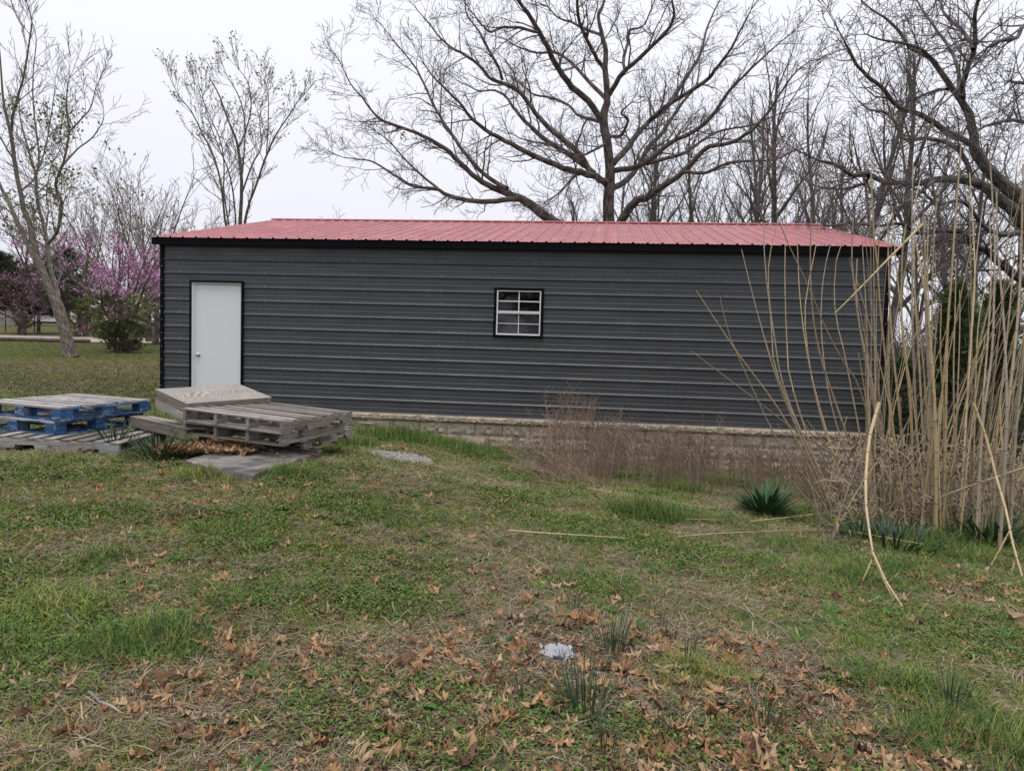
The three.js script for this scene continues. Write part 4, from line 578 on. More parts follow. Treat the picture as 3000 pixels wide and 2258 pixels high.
// recursive branchlet: writes tubes to out.limb / out.twig; style: wob, up, dens, ratio, ang, minLen, minR
function sprout(out, R, p, d, len, r, lvl, st) {
  const n = Math.max(2, Math.min(7, Math.round(len / (lvl < 2 ? 0.3 : 0.2)))), pts = [p.clone()], rad = [r], step = len / n, q = p.clone(), e = d.clone();
  for (let k = 1; k <= n; k++) { e.add(V((R() - 0.5) * st.wob, (R() - 0.5) * st.wob + st.up * (lvl > 1 ? 1 : 0.6), (R() - 0.5) * st.wob)).normalize(); q.addScaledVector(e, step); pts.push(q.clone()); rad.push(Math.max(st.minR, r * (1 - 0.72 * k / n))); }
  (lvl < 1 ? out.limb : out.twig).tube(pts, rad, r > 0.05 ? 6 : r > 0.02 ? 4 : 3); if (out.tips) out.tips.push([pts[n], e.clone(), lvl]); if (out.mids && lvl >= 1) for (let k = 1; k < n; k++) out.mids.push(pts[k]);
  if (lvl >= st.levels) return;
  const kids = Math.max(1, Math.round(len * st.dens[lvl] * (0.8 + 0.4 * R())));
  for (let k = 0; k < kids; k++) {
    const t = 0.18 + 0.82 * (k + R()) / kids, f = Math.min(n - 0.001, t * n), i = Math.floor(f), b = pts[i].clone().lerp(pts[i + 1], f - i), dd = pts[i + 1].clone().sub(pts[i]).normalize(), L = Math.max(st.minLen, len * st.ratio * (1.15 - 0.6 * t) * (0.6 + 0.8 * R()));
    sprout(out, R, b, rndDir(R, dd, st.ang * (0.6 + 0.7 * R())), L, Math.max(st.minR, mix(rad[i], rad[i + 1], f - i) * 0.55), lvl + 1, st);
  }
}
const smoothPath = (pts, rad, n, R, jit) => { const c = new THREE.CatmullRomCurve3(pts, false, 'catmullrom', 0.5), P2 = [], rr = []; for (let k = 0; k <= n; k++) { const t = k / n, f = t * (pts.length - 1), i = Math.min(pts.length - 2, Math.floor(f)), p = c.getPoint(t), r = mix(rad[i], rad[i + 1], f - i); if (k > 0 && k < n) p.add(V((R() - 0.5), (R() - 0.5), (R() - 0.5)).multiplyScalar(jit * Math.min(1, r * 9))); P2.push(p); rr.push(r); } return [P2, rr]; };
// traced tree: trunk and limbs given in view with thickness; each limb leaves the picture plane by its own amount
function tracedTree(name, label, cat, depth, footPx, trunk, limbs, st, bark, twig, seed, opt = {}) {
  const R = rng(seed), foot = at(footPx, 1000, depth); foot.y = gnd(foot.x, foot.z) - 0.05; const t = thing(name, label, cat, foot), o = foot, tw = new Geo(), out = { limb: new Geo(), twig: tw, tips: opt.tips ? [] : null, mids: opt.mids ? [] : null }, k2m = depth / FOCAL / 2;
  const lay = (L, swing, d0) => { const n = L.length; return [L.map(([x, y], k) => at(x, y, depth + d0 + swing * Math.pow(k / Math.max(1, n - 1), 0.9)).sub(o)), L.map(q => q[2] * k2m)]; };
  const grow = (P2, rr, dens, from, lenK) => {
    const total = P2.reduce((s, p, k) => k ? s + p.distanceTo(P2[k - 1]) : 0, 0), cnt = Math.round(total * dens); let c = 0;
    for (let k = 0; k < cnt; k++) { const tt = from + (1 - from) * (k + R()) / cnt, f = Math.min(P2.length - 1.001, tt * (P2.length - 1)), i = Math.floor(f), b = P2[i].clone().lerp(P2[i + 1], f - i), dd = P2[i + 1].clone().sub(P2[i]).normalize(), r = mix(rr[i], rr[i + 1], f - i), L = st.len * lenK * (0.45 + 0.75 * R()) * (r > 0.1 ? 0.75 : 1) * (1.1 - 0.35 * tt); sprout(out, R, b, rndDir(R, dd, 0.5 + 0.6 * R()), L, Math.max(st.minR, Math.min(r * 0.5, 0.012 + L * 0.012)), 1, st); c++; }
    const n = P2.length - 1, dd = P2[n].clone().sub(P2[n - 1]).normalize(); for (let k = 0; k < 3; k++) sprout(out, R, P2[n], rndDir(R, dd, 0.1 + 0.4 * R()), st.len * 0.8, rr[n] * 0.9, 1, st);
  };
  const [tp, tr] = lay(trunk, opt.trunkSwing || 0, 0); tp.unshift(V(0, 0, 0)); tr.unshift(tr[0] * (opt.flare || 1.25)); { const [P2, rr] = smoothPath(tp, tr, tp.length * 3, R, 0.02); const g = new Geo(); g.tube(P2, rr, 11); part('trunk', g.build(), bark, t); if (opt.trunkTwigs) grow(P2, rr, opt.trunkTwigs, 0.45, 0.8); }
  limbs.forEach(([L, swing, d0 = 0], i) => { const [p, r] = lay(L, swing, d0), [P2, rr] = smoothPath(p, r, p.length * 3, R, 0.05), g = new Geo(); g.tube(P2, rr, 8); part('limb', g.build(), bark, t); grow(P2, rr, st.limbDens, 0.1, 1); });
  part('twigs', tw.build(), twig, t, 'stuff'); t.userData.tw = 0; delete t.userData.tw; return [t, out];
}
const OAKST = { wob: 0.62, up: 0.05, dens: [0, 4.4, 5.2, 0], ratio: 0.52, ang: 0.85, levels: 3, minLen: 0.16, minR: 0.0058, len: 1.6, limbDens: 3.0 };
const OAK_TRUNK = [[1786, 700, 36], [1783, 651, 35], [1784, 572, 32], [1788, 497, 28], [1780, 423, 26], [1768, 348, 25], [1780, 288, 19], [1773, 199, 16], [1775, 149, 14], [1763, 99, 12], [1753, 45, 9], [1765, 20, 8], [1780, -40, 6]];
const OAK_LIMBS = [
  [[[1775, 730, 34], [1700, 690, 33], [1616, 646, 29], [1561, 604, 27], [1512, 577, 22], [1447, 552, 17], [1397, 522, 15], [1348, 477, 13], [1313, 443, 12], [1268, 413, 11], [1223, 390, 9], [1159, 368, 8], [1114, 348, 7], [1084, 318, 5], [1059, 283, 4], [1029, 249, 3.5], [1004, 199, 2.5]], -3],
  [[[1517, 582, 15], [1447, 589, 14], [1377, 587, 13], [1313, 572, 11], [1278, 552, 9], [1218, 547, 7], [1169, 522, 6], [1099, 477, 4.5], [1059, 467, 3.5], [1009, 462, 2.5]], -1.5, -1.3], [[[1283, 552, 7], [1228, 507, 6], [1178, 457, 4.5], [1139, 413, 3.5], [1099, 383, 2.5]], 1, -2],
  [[[1487, 552, 13], [1432, 522, 12], [1377, 467, 11], [1333, 408, 10], [1293, 348, 9], [1268, 303, 8], [1248, 259, 7], [1218, 199, 6], [1178, 149, 4], [1119, 75, 2.5]], 2.5, -1.4],
  [[[1782, 540, 22], [1745, 517, 20], [1691, 502, 18], [1636, 487, 16], [1561, 453, 15], [1492, 418, 13], [1427, 383, 11], [1377, 343, 9], [1353, 308, 7], [1318, 273, 6], [1268, 224, 4], [1243, 189, 2.5]], -3.5], [[[1740, 508, 18], [1706, 477, 17], [1646, 438, 16], [1596, 408, 14], [1546, 363, 12], [1507, 318, 9], [1482, 283, 8], [1447, 264, 6], [1402, 266, 5], [1372, 250, 3]], 3],
  [[[1782, 545, 18], [1735, 507, 17], [1701, 457, 16], [1646, 403, 15], [1596, 363, 14], [1556, 313, 13], [1522, 269, 12], [1487, 249, 12], [1437, 229, 10], [1402, 189, 9], [1358, 159, 8], [1323, 139, 7], [1288, 109, 5], [1258, 70, 4], [1223, 30, 2.5]], 1.5], [[[1472, 234, 9], [1457, 189, 8], [1427, 139, 7], [1402, 90, 5], [1367, 40, 4], [1362, -10, 3]], -1, 1],
  [[[1766, 355, 19], [1716, 288, 18], [1666, 244, 17], [1626, 184, 15], [1606, 144, 14], [1581, 94, 13], [1551, 45, 11], [1517, 0, 9], [1490, -40, 6]], -2.5], [[[1576, 94, 9], [1527, 82, 8], [1472, 80, 7], [1437, 94, 6], [1415, 75, 3]], -1, -2], [[[1776, 290, 13], [1716, 229, 11], [1676, 184, 9], [1626, 154, 8], [1571, 154, 7], [1512, 134, 5], [1472, 110, 3]], 3.5],
  [[[1762, 358, 11], [1696, 338, 9], [1666, 308, 8], [1616, 286, 7], [1561, 276, 5], [1530, 247, 3]], 4], [[[1772, 205, 12], [1745, 164, 11], [1716, 109, 10], [1696, 55, 9], [1691, -5, 7]], -2.5], [[[1766, 105, 9], [1716, 85, 8], [1676, 65, 7], [1636, 52, 5], [1606, 20, 4]], 2],
  [[[1784, 278, 15], [1820, 219, 13], [1865, 179, 11], [1909, 134, 10], [1949, 99, 8], [1974, 50, 7], [1969, 0, 5]], -3], [[[1830, 205, 9], [1827, 169, 9], [1840, 124, 8], [1842, 90, 7], [1885, 75, 5], [1909, 25, 4]], 1, -0.6], [[[1796, 480, 19], [1840, 433, 17], [1875, 383, 15], [1924, 338, 14], [1950, 319, 13], [2015, 219, 11], [2055, 150, 8], [2074, 75, 6], [2109, 0, 4]], 3], [[[1905, 350, 12], [1955, 309, 12], [2064, 239, 11], [2099, 199, 9], [2134, 155, 7], [2169, 90, 5], [2200, 30, 3]], -3, 1],
  [[[1798, 500, 17], [1860, 490, 15], [1895, 473, 14], [1965, 419, 12], [2040, 379, 11], [2094, 329, 10], [2134, 269, 8], [2179, 224, 6], [2224, 179, 5], [2279, 130, 3]], -4], [[[1788, 556, 19], [1835, 527, 17], [1870, 488, 15], [1900, 433, 14], [1950, 374, 12], [2000, 300, 9], [2040, 250, 7], [2050, 190, 4]], 4],
  [[[1795, 690, 28], [1830, 632, 25], [1860, 592, 23], [1900, 575, 21], [1945, 543, 18], [2010, 498, 15], [2069, 434, 13], [2139, 419, 11], [2199, 384, 9], [2239, 344, 8], [2289, 269, 6], [2334, 209, 4], [2374, 179, 3]], -3], [[[2005, 503, 10], [2064, 506, 9], [2134, 478, 8], [2199, 471, 6], [2269, 468, 5], [2320, 445, 3]], -2, -1.6], [[[1895, 480, 11], [2000, 449, 10], [2060, 410, 8], [2109, 384, 7], [2209, 364, 5], [2290, 330, 3]], 2.5, -1],
  [[[1788, 400, 10], [1820, 395, 9], [1840, 350, 7], [1820, 330, 5], [1850, 300, 3]], -3], [[[1775, 420, 9], [1740, 440, 7], [1700, 455, 6], [1660, 445, 4]], -3], [[[1700, 500, 8], [1670, 530, 7], [1635, 567, 5], [1600, 590, 3]], -2.5]];
const [oak, oakOut] = tracedTree('oak_tree', 'great bare spreading oak rising behind the shed roof', 'tree', 27, 1788, OAK_TRUNK, OAK_LIMBS, OAKST, BARK.oak, TWIG.oak, 501, {});
{ const R = rng(7), g = new Geo(true); for (const [x, y, s] of [[1291, 331, 0.16], [1183, 400, 0.14], [1165, 375, 0.08]]) { const c = at(x, y, 26).sub(oak.position); for (let k = 0; k < 40; k++) { const p = c.clone().add(V((R() - 0.5), (R() - 0.5) * 1.2, (R() - 0.5)).multiplyScalar(s * 1.6)), v = 0.6 + R() * 0.7; g.tri(p, p.clone().add(V((R() - 0.5) * 0.14, (R() - 0.5) * 0.14, (R() - 0.5) * 0.14)), p.clone().add(V((R() - 0.5) * 0.14, (R() - 0.5) * 0.14, (R() - 0.5) * 0.14)), [0.13 * v, 0.075 * v, 0.05 * v]); } } part('dead_leaves', g.build(), new THREE.MeshStandardMaterial({ vertexColors: true, roughness: 0.95 }), oak, 'stuff'); }
const R_TRUNK = [[3085, 1100, 70], [3075, 950, 66], [3062, 820, 62], [3040, 700, 56], [3001, 598, 45], [2922, 523, 34], [2862, 449, 30], [2852, 389, 24], [2837, 329, 22], [2812, 289, 18], [2777, 239, 16], [2742, 189, 14], [2717, 164, 12], [2668, 140, 10], [2638, 95, 9], [2598, 55, 7], [2558, 30, 5], [2523, 0, 4]];
const R_LIMBS = [
  [[[2822, 292, 15], [2822, 249, 14], [2837, 199, 13], [2857, 140, 12], [2857, 50, 10], [2867, 0, 8], [2870, -40, 6]], -2], [[[2852, 145, 11], [2842, 120, 11], [2812, 80, 10], [2767, 40, 8], [2757, 0, 6]], 2, -1.3], [[[2812, 280, 12], [2807, 199, 11], [2782, 140, 10], [2747, 90, 9], [2707, 35, 7], [2688, 0, 5]], 3], [[[2745, 185, 10], [2697, 142, 9], [2648, 127, 7], [2578, 115, 5], [2540, 100, 3]], -3],
  [[[2860, 440, 18], [2847, 424, 17], [2772, 384, 16], [2707, 339, 14], [2648, 319, 12], [2613, 294, 11], [2588, 259, 10], [2538, 219, 9], [2503, 179, 7], [2483, 135, 5], [2458, 90, 3]], -3], [[[3045, 720, 40], [3001, 658, 38], [2947, 598, 32], [2877, 543, 26], [2827, 528, 21], [2747, 526, 18], [2678, 538, 16], [2598, 531, 15], [2533, 508, 12], [2493, 513, 9], [2458, 488, 7], [2398, 468, 5], [2364, 454, 4], [2320, 430, 2.5]], -3], [[[2545, 515, 9], [2533, 538, 8], [2463, 553, 7], [2388, 543, 5], [2330, 505, 3]], 1.5, -2.4],
  [[[2860, 530, 15], [2847, 513, 15], [2817, 449, 14], [2777, 419, 12], [2707, 404, 11], [2653, 409, 10], [2628, 359, 9], [2593, 329, 8], [2543, 319, 6], [2508, 285, 3]], 3, -0.5], [[[3050, 700, 16], [2997, 684, 14], [2932, 687, 13], [2893, 669, 12], [2860, 633, 10], [2831, 597, 9], [2795, 588, 8], [2745, 599, 7], [2712, 568, 4]], -2.5, -0.5], [[[3066, 870, 34], [2983, 813, 26], [2932, 770, 22], [2889, 734, 18], [2853, 716, 15], [2817, 680, 14], [2752, 678, 11], [2691, 684, 10], [2644, 655, 8], [2572, 662, 7], [2500, 655, 5], [2420, 662, 3]], -3, 0.4],
  [[[2889, 734, 11], [2840, 712, 10], [2780, 706, 8], [2720, 720, 6], [2680, 740, 3]], 1.5, -0.8], [[[2740, 526, 9], [2700, 560, 8], [2660, 590, 7], [2620, 612, 5], [2580, 640, 3]], -2, -1.8], [[[3070, 60, 14], [3001, 75, 12], [2980, 110, 10], [2925, 122, 9], [2880, 150, 5], [2850, 175, 3]], -1.5], [[[3060, 250, 12], [3001, 244, 10], [2960, 238, 7], [2945, 250, 3]], -1.5], [[[3060, 370, 12], [3001, 358, 10], [2960, 352, 9], [2900, 365, 7], [2870, 380, 4]], -2, -1], [[[2860, 400, 8], [2835, 375, 6], [2825, 390, 4]], -1], [[[2777, 260, 9], [2740, 265, 7], [2690, 285, 6], [2650, 300, 3]], 2], [[[3010, 660, 10], [2980, 620, 9], [2960, 560, 7], [2945, 480, 5], [2960, 420, 3]], 2]];
tracedTree('oak_tree', 'dark bare oak reaching in from the right edge over the reeds', 'tree', 18, 3090, R_TRUNK, R_LIMBS, { ...OAKST, len: 1.2, limbDens: 4.2, dens: [0, 5.0, 5.6, 0], minR: 0.0055, minLen: 0.1 }, BARK.dark, TWIG.dark, 502, { flare: 1.4 });
// left: leaning grey multi-stemmed tree breaking bud
function leaves(parent, tips, R, n, spread, size, cols, name, keep = () => true) { const g = new Geo(true); for (const [p] of tips) { if (!keep(p)) continue; for (let k = 0; k < n; k++) { const q = p.clone().add(V((R() - 0.5) * spread, (R() - 0.5) * spread, (R() - 0.5) * spread)), s = size * (0.6 + 0.8 * R()), a = V(R() - 0.5, R() - 0.5, R() - 0.5).normalize(), b = rndDir(R, a, 1.57), c = cols[Math.floor(R() * cols.length)], v = 0.75 + 0.5 * R(); g.quad(q, q.clone().addScaledVector(a, s * 0.5).addScaledVector(b, s * 0.28), q.clone().addScaledVector(a, s), q.clone().addScaledVector(a, s * 0.5).addScaledVector(b, -s * 0.28), [c[0] * v, c[1] * v, c[2] * v]); } } return part(name, g.build(), LEAFMAT, parent, 'stuff'); }
const LEAFMAT = new THREE.MeshPhysicalMaterial({ vertexColors: true, roughness: 0.8, transmission: 0, side: THREE.DoubleSide });
const SPRING = [[0.16, 0.20, 0.05], [0.12, 0.15, 0.045], [0.18, 0.19, 0.06]];
{
  const T = [[200, 1030, 39.6], [192, 985, 33.5], [178, 930, 31.8], [167, 893, 32.7], [150, 860, 22.4], [128, 805, 21.5], [112, 765, 19.8], [99, 715, 17.2], [87, 661, 15.5], [69, 616, 13.8], [60, 568, 12.9], [45, 496, 11.2], [30, 390, 10.3], [15, 330, 7.74], [6, 270, 6.02], [0, 180, 4.3], [-8, 90, 2.58]];
  const Ls = [[[[120, 790, 15.5], [99, 754, 14.6], [72, 700, 13.8], [45, 640, 12], [24, 592, 10.3], [0, 544, 8.6], [-30, 480, 5.16]], 1.5], [[[31, 395, 8.6], [36, 339, 7.74], [51, 285, 6.88], [65, 234, 6.02], [78, 168, 5.16], [87, 105, 4.3], [92, 60, 3.44], [78, 10, 2.58]], -1.5], [[[174, 905, 20.6], [168, 868, 17.2], [156, 820, 14.6], [141, 760, 14.6], [138, 715, 12.9], [132, 685, 11.2], [120, 634, 10.3], [105, 568, 9.46], [104, 514, 7.74], [90, 472, 6.02], [79, 425, 5.16], [60, 360, 4.3], [55, 300, 2.58]], 1.5], [[[104, 520, 6.88], [112, 478, 6.02], [112, 439, 5.16], [105, 390, 5.16], [96, 300, 4.3], [96, 210, 3.44], [105, 120, 2.58], [92, 60, 1.72]], -1, 1.2], [[[138, 715, 10.3], [156, 694, 9.46], [171, 664, 9.46], [180, 595, 8.6], [165, 556, 7.74], [162, 532, 7.74], [180, 490, 6.88], [192, 445, 6.02], [201, 384, 5.16], [195, 330, 4.3], [195, 270, 3.44], [201, 231, 2.15]], -2], [[[201, 386, 4.3], [237, 348, 3.87], [264, 315, 3.44], [279, 258, 2.15]], -0.6, -1.6], [[[182, 488, 5.16], [192, 474, 5.16], [228, 435, 4.3], [270, 402, 3.87], [300, 354, 3.01], [303, 325, 1.72]], 1, -1.2], [[[60, 560, 6.88], [100, 520, 5.16], [130, 440, 4.3], [150, 330, 3.44], [160, 250, 2.15]], 2], [[[40, 470, 5.16], [10, 420, 4.3], [-20, 370, 3.44]], -1], [[[130, 690, 5.16], [140, 620, 4.3], [135, 560, 3.44], [150, 480, 2.58]], 2, 1]];
  const [t, o] = tracedTree('budding_tree', 'leaning grey barked tree with several stems at the left edge', 'tree', 33, 204, T, Ls, { wob: 0.34, up: 0.12, dens: [0, 2.8, 3.2, 0], ratio: 0.5, ang: 0.6, levels: 3, minLen: 0.25, minR: 0.0085, len: 2.0, limbDens: 2.4 }, BARK.pale, TWIG.pale, 503, { tips: true, flare: 1.35 });
  const R = rng(9), lo = at(100, 520, 33).y - t.position.y, hi = at(100, 300, 33).y - t.position.y; leaves(t, o.tips, R, 3, 0.35, 0.14, SPRING, 'young_leaves', (p) => p.y > lo - 2.5 && p.y < hi && fbm(p.x * 0.6 + 20, p.y * 0.6, 8, 2) > 0.5 && R() < 0.8);
}
{ // upright vase-shaped tree, pale new leaves at the top
  const T = [[706, 700, 12], [703, 657, 11.2], [707, 570, 9.6], [705, 502, 8.8], [694, 420, 7.2], [666, 347, 5.6], [639, 274, 4], [611, 225, 2.4]];
  const Ls = [[[[690, 720, 7.2], [662, 662, 6.4], [648, 548, 5.6], [625, 456, 4.8], [593, 393, 4], [561, 329, 3.2], [525, 283, 2.4], [511, 258, 1.6]], -1.5], [[[706, 520, 5.6], [712, 480, 4.8], [717, 365, 4], [700, 285, 3.2], [662, 219, 2]], 1.5], [[[712, 690, 8.8], [725, 610, 7.2], [748, 548, 6.4], [780, 456, 5.6], [812, 388, 4], [858, 320, 3.2], [872, 296, 2]], -1.5], [[[780, 450, 4], [785, 365, 3.6], [785, 274, 2.4], [775, 235, 1.6]], 1.5], [[[710, 560, 5.6], [739, 479, 4.8], [765, 430, 3.2], [760, 350, 2.4], [770, 280, 1.6]], 2], [[[670, 660, 4.8], [655, 560, 4.8], [655, 470, 4], [640, 400, 3.2], [600, 310, 2.4], [570, 240, 1.6]], 2], [[[690, 660, 4.8], [684, 580, 4.8], [668, 500, 4], [640, 430, 3.2], [610, 350, 2.4], [590, 270, 1.6]], -2], [[[700, 430, 4.8], [720, 380, 4], [735, 310, 3.2], [725, 240, 2.4], [700, 205, 1.6]], -1.5]];
  const [t, o] = tracedTree('slender_tree', 'slender vase shaped tree with pale young leaves beyond the shed', 'tree', 45, 706, T, Ls, { wob: 0.26, up: 0.16, dens: [0, 2.2, 2.6, 0], ratio: 0.5, ang: 0.5, levels: 3, minLen: 0.3, minR: 0.011, len: 2.0, limbDens: 2.0 }, BARK.brown, TWIG.brown, 504, { tips: true, flare: 1.2 });
  const R = rng(10), hi = at(700, 430, 45).y - t.position.y; leaves(t, o.tips, R, 2, 0.4, 0.13, [[0.22, 0.25, 0.08], [0.18, 0.21, 0.07]], 'young_leaves', (p) => p.y > hi && R() < 0.62);
}
// generic bare trees: one builder, several seeds; crowns, trunks and twigs are their own parts
function bareTree(seed, H, st) {
  const R = rng(seed), g = new THREE.Group(), trunk = new Geo(), out = { limb: new Geo(), twig: new Geo(), tips: [] }, pts = [V(0, 0, 0)], rad = [st.r * 1.3], n = 8, d = V((R() - 0.5) * 0.15, 1, (R() - 0.5) * 0.15).normalize(), q = V(0, 0, 0), hT = H * st.trunk;
  for (let k = 1; k <= n; k++) { d.add(V((R() - 0.5) * 0.22, 0.1, (R() - 0.5) * 0.22)).normalize(); q.addScaledVector(d, hT / n); pts.push(q.clone()); rad.push(st.r * (1 - 0.75 * k / n)); }
  trunk.tube(pts, rad, 8); const limbs = [];
  for (let k = 0; k < st.limbs; k++) {
    const t = st.clear + (1 - st.clear) * (k + R()) / st.limbs, f = Math.min(n - 0.001, t * n), i = Math.floor(f), b = pts[i].clone().lerp(pts[i + 1], f - i), a = k * 2.4 + R(), el = mix(st.el[0], st.el[1], t) + (R() - 0.5) * 0.3, L = H * st.reach * (1.25 - 0.75 * t) * (0.75 + 0.5 * R()), dir = V(Math.cos(a) * Math.cos(el), Math.sin(el), Math.sin(a) * Math.cos(el)), lg = new Geo(), P2 = [b.clone()], r0 = Math.max(0.02, mix(rad[i], rad[i + 1], f - i) * 0.62), rr = [r0], m = 7, e = dir.clone(), c = b.clone();
    for (let j = 1; j <= m; j++) { e.add(V((R() - 0.5) * st.wob, st.rise + (R() - 0.5) * st.wob, (R() - 0.5) * st.wob)).normalize(); c.addScaledVector(e, L / m); P2.push(c.clone()); rr.push(Math.max(0.008, r0 * (1 - 0.85 * j / m))); }
    lg.tube(P2, rr, 5); limbs.push(lg.build());
    const cnt = Math.round(L * st.dn); for (let j = 0; j < cnt; j++) { const tt = 0.15 + 0.85 * (j + R()) / cnt, ff = Math.min(m - 0.001, tt * m), ii = Math.floor(ff), bb = P2[ii].clone().lerp(P2[ii + 1], ff - ii), dd = P2[ii + 1].clone().sub(P2[ii]).normalize(); sprout(out, R, bb, rndDir(R, dd, 0.4 + 0.5 * R()), L * 0.34 * (1.15 - 0.5 * tt) * (0.6 + 0.7 * R()), Math.max(0.008, mix(rr[ii], rr[ii + 1], ff - ii) * 0.5), 1, st.tw); }
  }
  return { trunk: trunk.build(), limbs, twig: out.twig.build(), tips: out.tips };
}
const FARTW = { wob: 0.42, up: 0.08, dens: [0, 2.0, 2.5, 0], ratio: 0.52, ang: 0.6, levels: 3, minLen: 0.35, minR: 0.0082 };
const KINDS = [
  bareTree(601, 13, { r: 0.2, trunk: 0.85, limbs: 15, clear: 0.25, el: [0.5, 1.1], reach: 0.36, wob: 0.3, rise: 0.06, dn: 2.4, tw: FARTW }), bareTree(602, 12, { r: 0.17, trunk: 0.9, limbs: 16, clear: 0.3, el: [0.7, 1.2], reach: 0.3, wob: 0.28, rise: 0.08, dn: 2.5, tw: FARTW }),
  bareTree(603, 11, { r: 0.2, trunk: 0.6, limbs: 12, clear: 0.3, el: [0.35, 1.2], reach: 0.5, wob: 0.36, rise: 0.07, dn: 2.3, tw: FARTW }), bareTree(604, 9, { r: 0.12, trunk: 0.5, limbs: 13, clear: 0.12, el: [0.6, 1.35], reach: 0.6, wob: 0.24, rise: 0.06, dn: 2.3, tw: { ...FARTW, wob: 0.3, up: 0.12 } })];
function plantTree(k, px, depth, s, turn, label, m = 'far', group = 'bare trees beyond the shed', name = 'bare_tree') {
  const p = at(px, 1000, depth); p.y = gnd(p.x, p.z) - 0.06; const K = KINDS[k], t = thing(name, label, 'tree', p, group); t.rotation.y = turn; t.scale.set(s[0], s[1], s[0]);
  part('trunk', K.trunk, BARK[m], t); for (const l of K.limbs) part('limb', l, BARK[m], t); part('twigs', K.twig, TWIG[m], t, 'stuff'); return t;
}
for (const [k, px, d, s, a, l, m] of [
  [3, 440, 54, [1.75, 1.6], 0.3, 'broad bare tree fanning up left of the vase shaped tree', 'brown'], [3, 355, 47, [1.23, 1.28], 2.1, 'bare tree just left behind the broad fanning tree', 'brown'], [3, 610, 52, [1.11, 1.07], 4.0, 'low bare tree behind the left stem of the vase shaped tree', 'brown'], [3, 800, 58, [1.11, 0.92], 5.0, 'low bare tree right behind the vase shaped tree', 'brown'],
  [3, 1050, 52, [1.09, 1.04], 0.8, 'small bare tree standing alone above the roof', 'far'], [3, 975, 66, [0.92, 0.87], 2.8, 'tiny far bare tree just left of the lone small one', 'far'], [2, 1270, 75, [0.80, 0.85], 1.8, 'faint far bare tree peeking over the roof middle', 'far'], [2, 1440, 75, [0.80, 0.87], 2.6, 'faint far bare tree under the low oak limb', 'far'],
  [0, 1645, 46, [0.92, 0.88], 0.2, 'bare tree just left of the great oak trunk', 'far'], [1, 1720, 52, [0.92, 0.95], 1.5, 'thin bare tree behind the great oak trunk', 'far'], [1, 1900, 44, [1.11, 1.29], 0.4, 'upright bare tree right of the great oak trunk', 'far'], [0, 1945, 40, [0.94, 1.19], 2.2, 'dark stemmed bare tree second right of the great oak trunk', 'far'], [1, 2010, 50, [1.17, 1.39], 3.3, 'slim bare tree third right of the great oak trunk', 'far'],
  [2, 2085, 42, [1.05, 1.29], 4.2, 'spreading bare tree behind the right roof third', 'far'], [0, 2160, 48, [1.17, 1.39], 5.1, 'tall bare tree behind the right roof third', 'far'], [1, 2225, 38, [1.05, 1.22], 0.9, 'leaning dark bare tree behind the roof near the reeds', 'dark'], [0, 2300, 36, [1.11, 1.32], 1.9, 'thick stemmed bare tree behind the roof near the reeds', 'dark'], [1, 2370, 46, [1.17, 1.48], 2.9, 'bare tree left of the right ridge end', 'far'], [2, 2430, 40, [1.11, 1.36], 3.9, 'bare tree right of the right ridge end', 'far'],
  [1, 2520, 30, [1.05, 1.22], 4.9, 'dark bare tree left above the shed right corner', 'dark'], [0, 2585, 32, [0.99, 1.29], 5.9, 'dark bare tree right above the shed right corner', 'dark'], [2, 2680, 40, [1.05, 1.16], 1.1, 'bare tree seen through the middle reeds', 'far'], [1, 2760, 46, [1.17, 1.29], 2.3, 'bare tree seen through the right reeds', 'far'], [0, 2880, 38, [1.05, 1.09], 3.1, 'bare tree under the right oak limbs', 'far'], [2, 2960, 44, [1.17, 1.29], 0.1, 'bare tree at the right edge behind the oak limbs', 'far'], [2, 2790, 60, [1.40, 1.42], 0.7, 'far bare tree low behind the right reeds', 'far'], [0, 2480, 62, [1.40, 1.48], 1.4, 'far bare tree deep behind the right ridge end', 'far'], [2, 2120, 66, [1.40, 1.48], 2.4, 'far bare tree deep behind the right roof third', 'far'], [0, 1830, 64, [1.26, 1.31], 3.4, 'far bare tree deep behind the great oak', 'far'],
  [2, 60, 62, [1.23, 1.22], 0.6, 'bare tree at the left edge behind the leaning tree', 'brown'], [3, 470, 64, [1.61, 1.40], 0.9, 'bare tree behind the shed left corner', 'brown'], [3, 250, 62, [1.54, 1.47], 2.6, 'far bare tree above the redbud', 'brown']]) {
  const t = plantTree(k, px, d, s, a, l, m);
  if (px === 355) { const R = rng(11), K = KINDS[k]; leaves(t, K.tips, R, 1, 0.3, 0.18, [[0.20, 0.20, 0.07]], 'young_leaves', () => R() < 0.25); }
}
// woods behind the viewer, mirrored in the window panes
[[0, -9, 16], [2, 3, 15], [1, 9, 19], [2, -2, 20], [0, 16, 22], [1, -16, 20]].forEach(([k, x, z], i) => { const K = KINDS[k], t = thing('bare_tree', 'bare tree standing behind the viewer, ' + ['first', 'second', 'third', 'fourth', 'fifth', 'sixth'][i] + ' of the row', 'tree', V(x, gnd(x, z) - 0.05, z), 'trees behind the viewer'); t.rotation.y = i; part('trunk', K.trunk, BARK.dark, t); for (const l of K.limbs) part('limb', l, BARK.dark, t); part('twigs', K.twig, TWIG.dark, t, 'stuff'); });

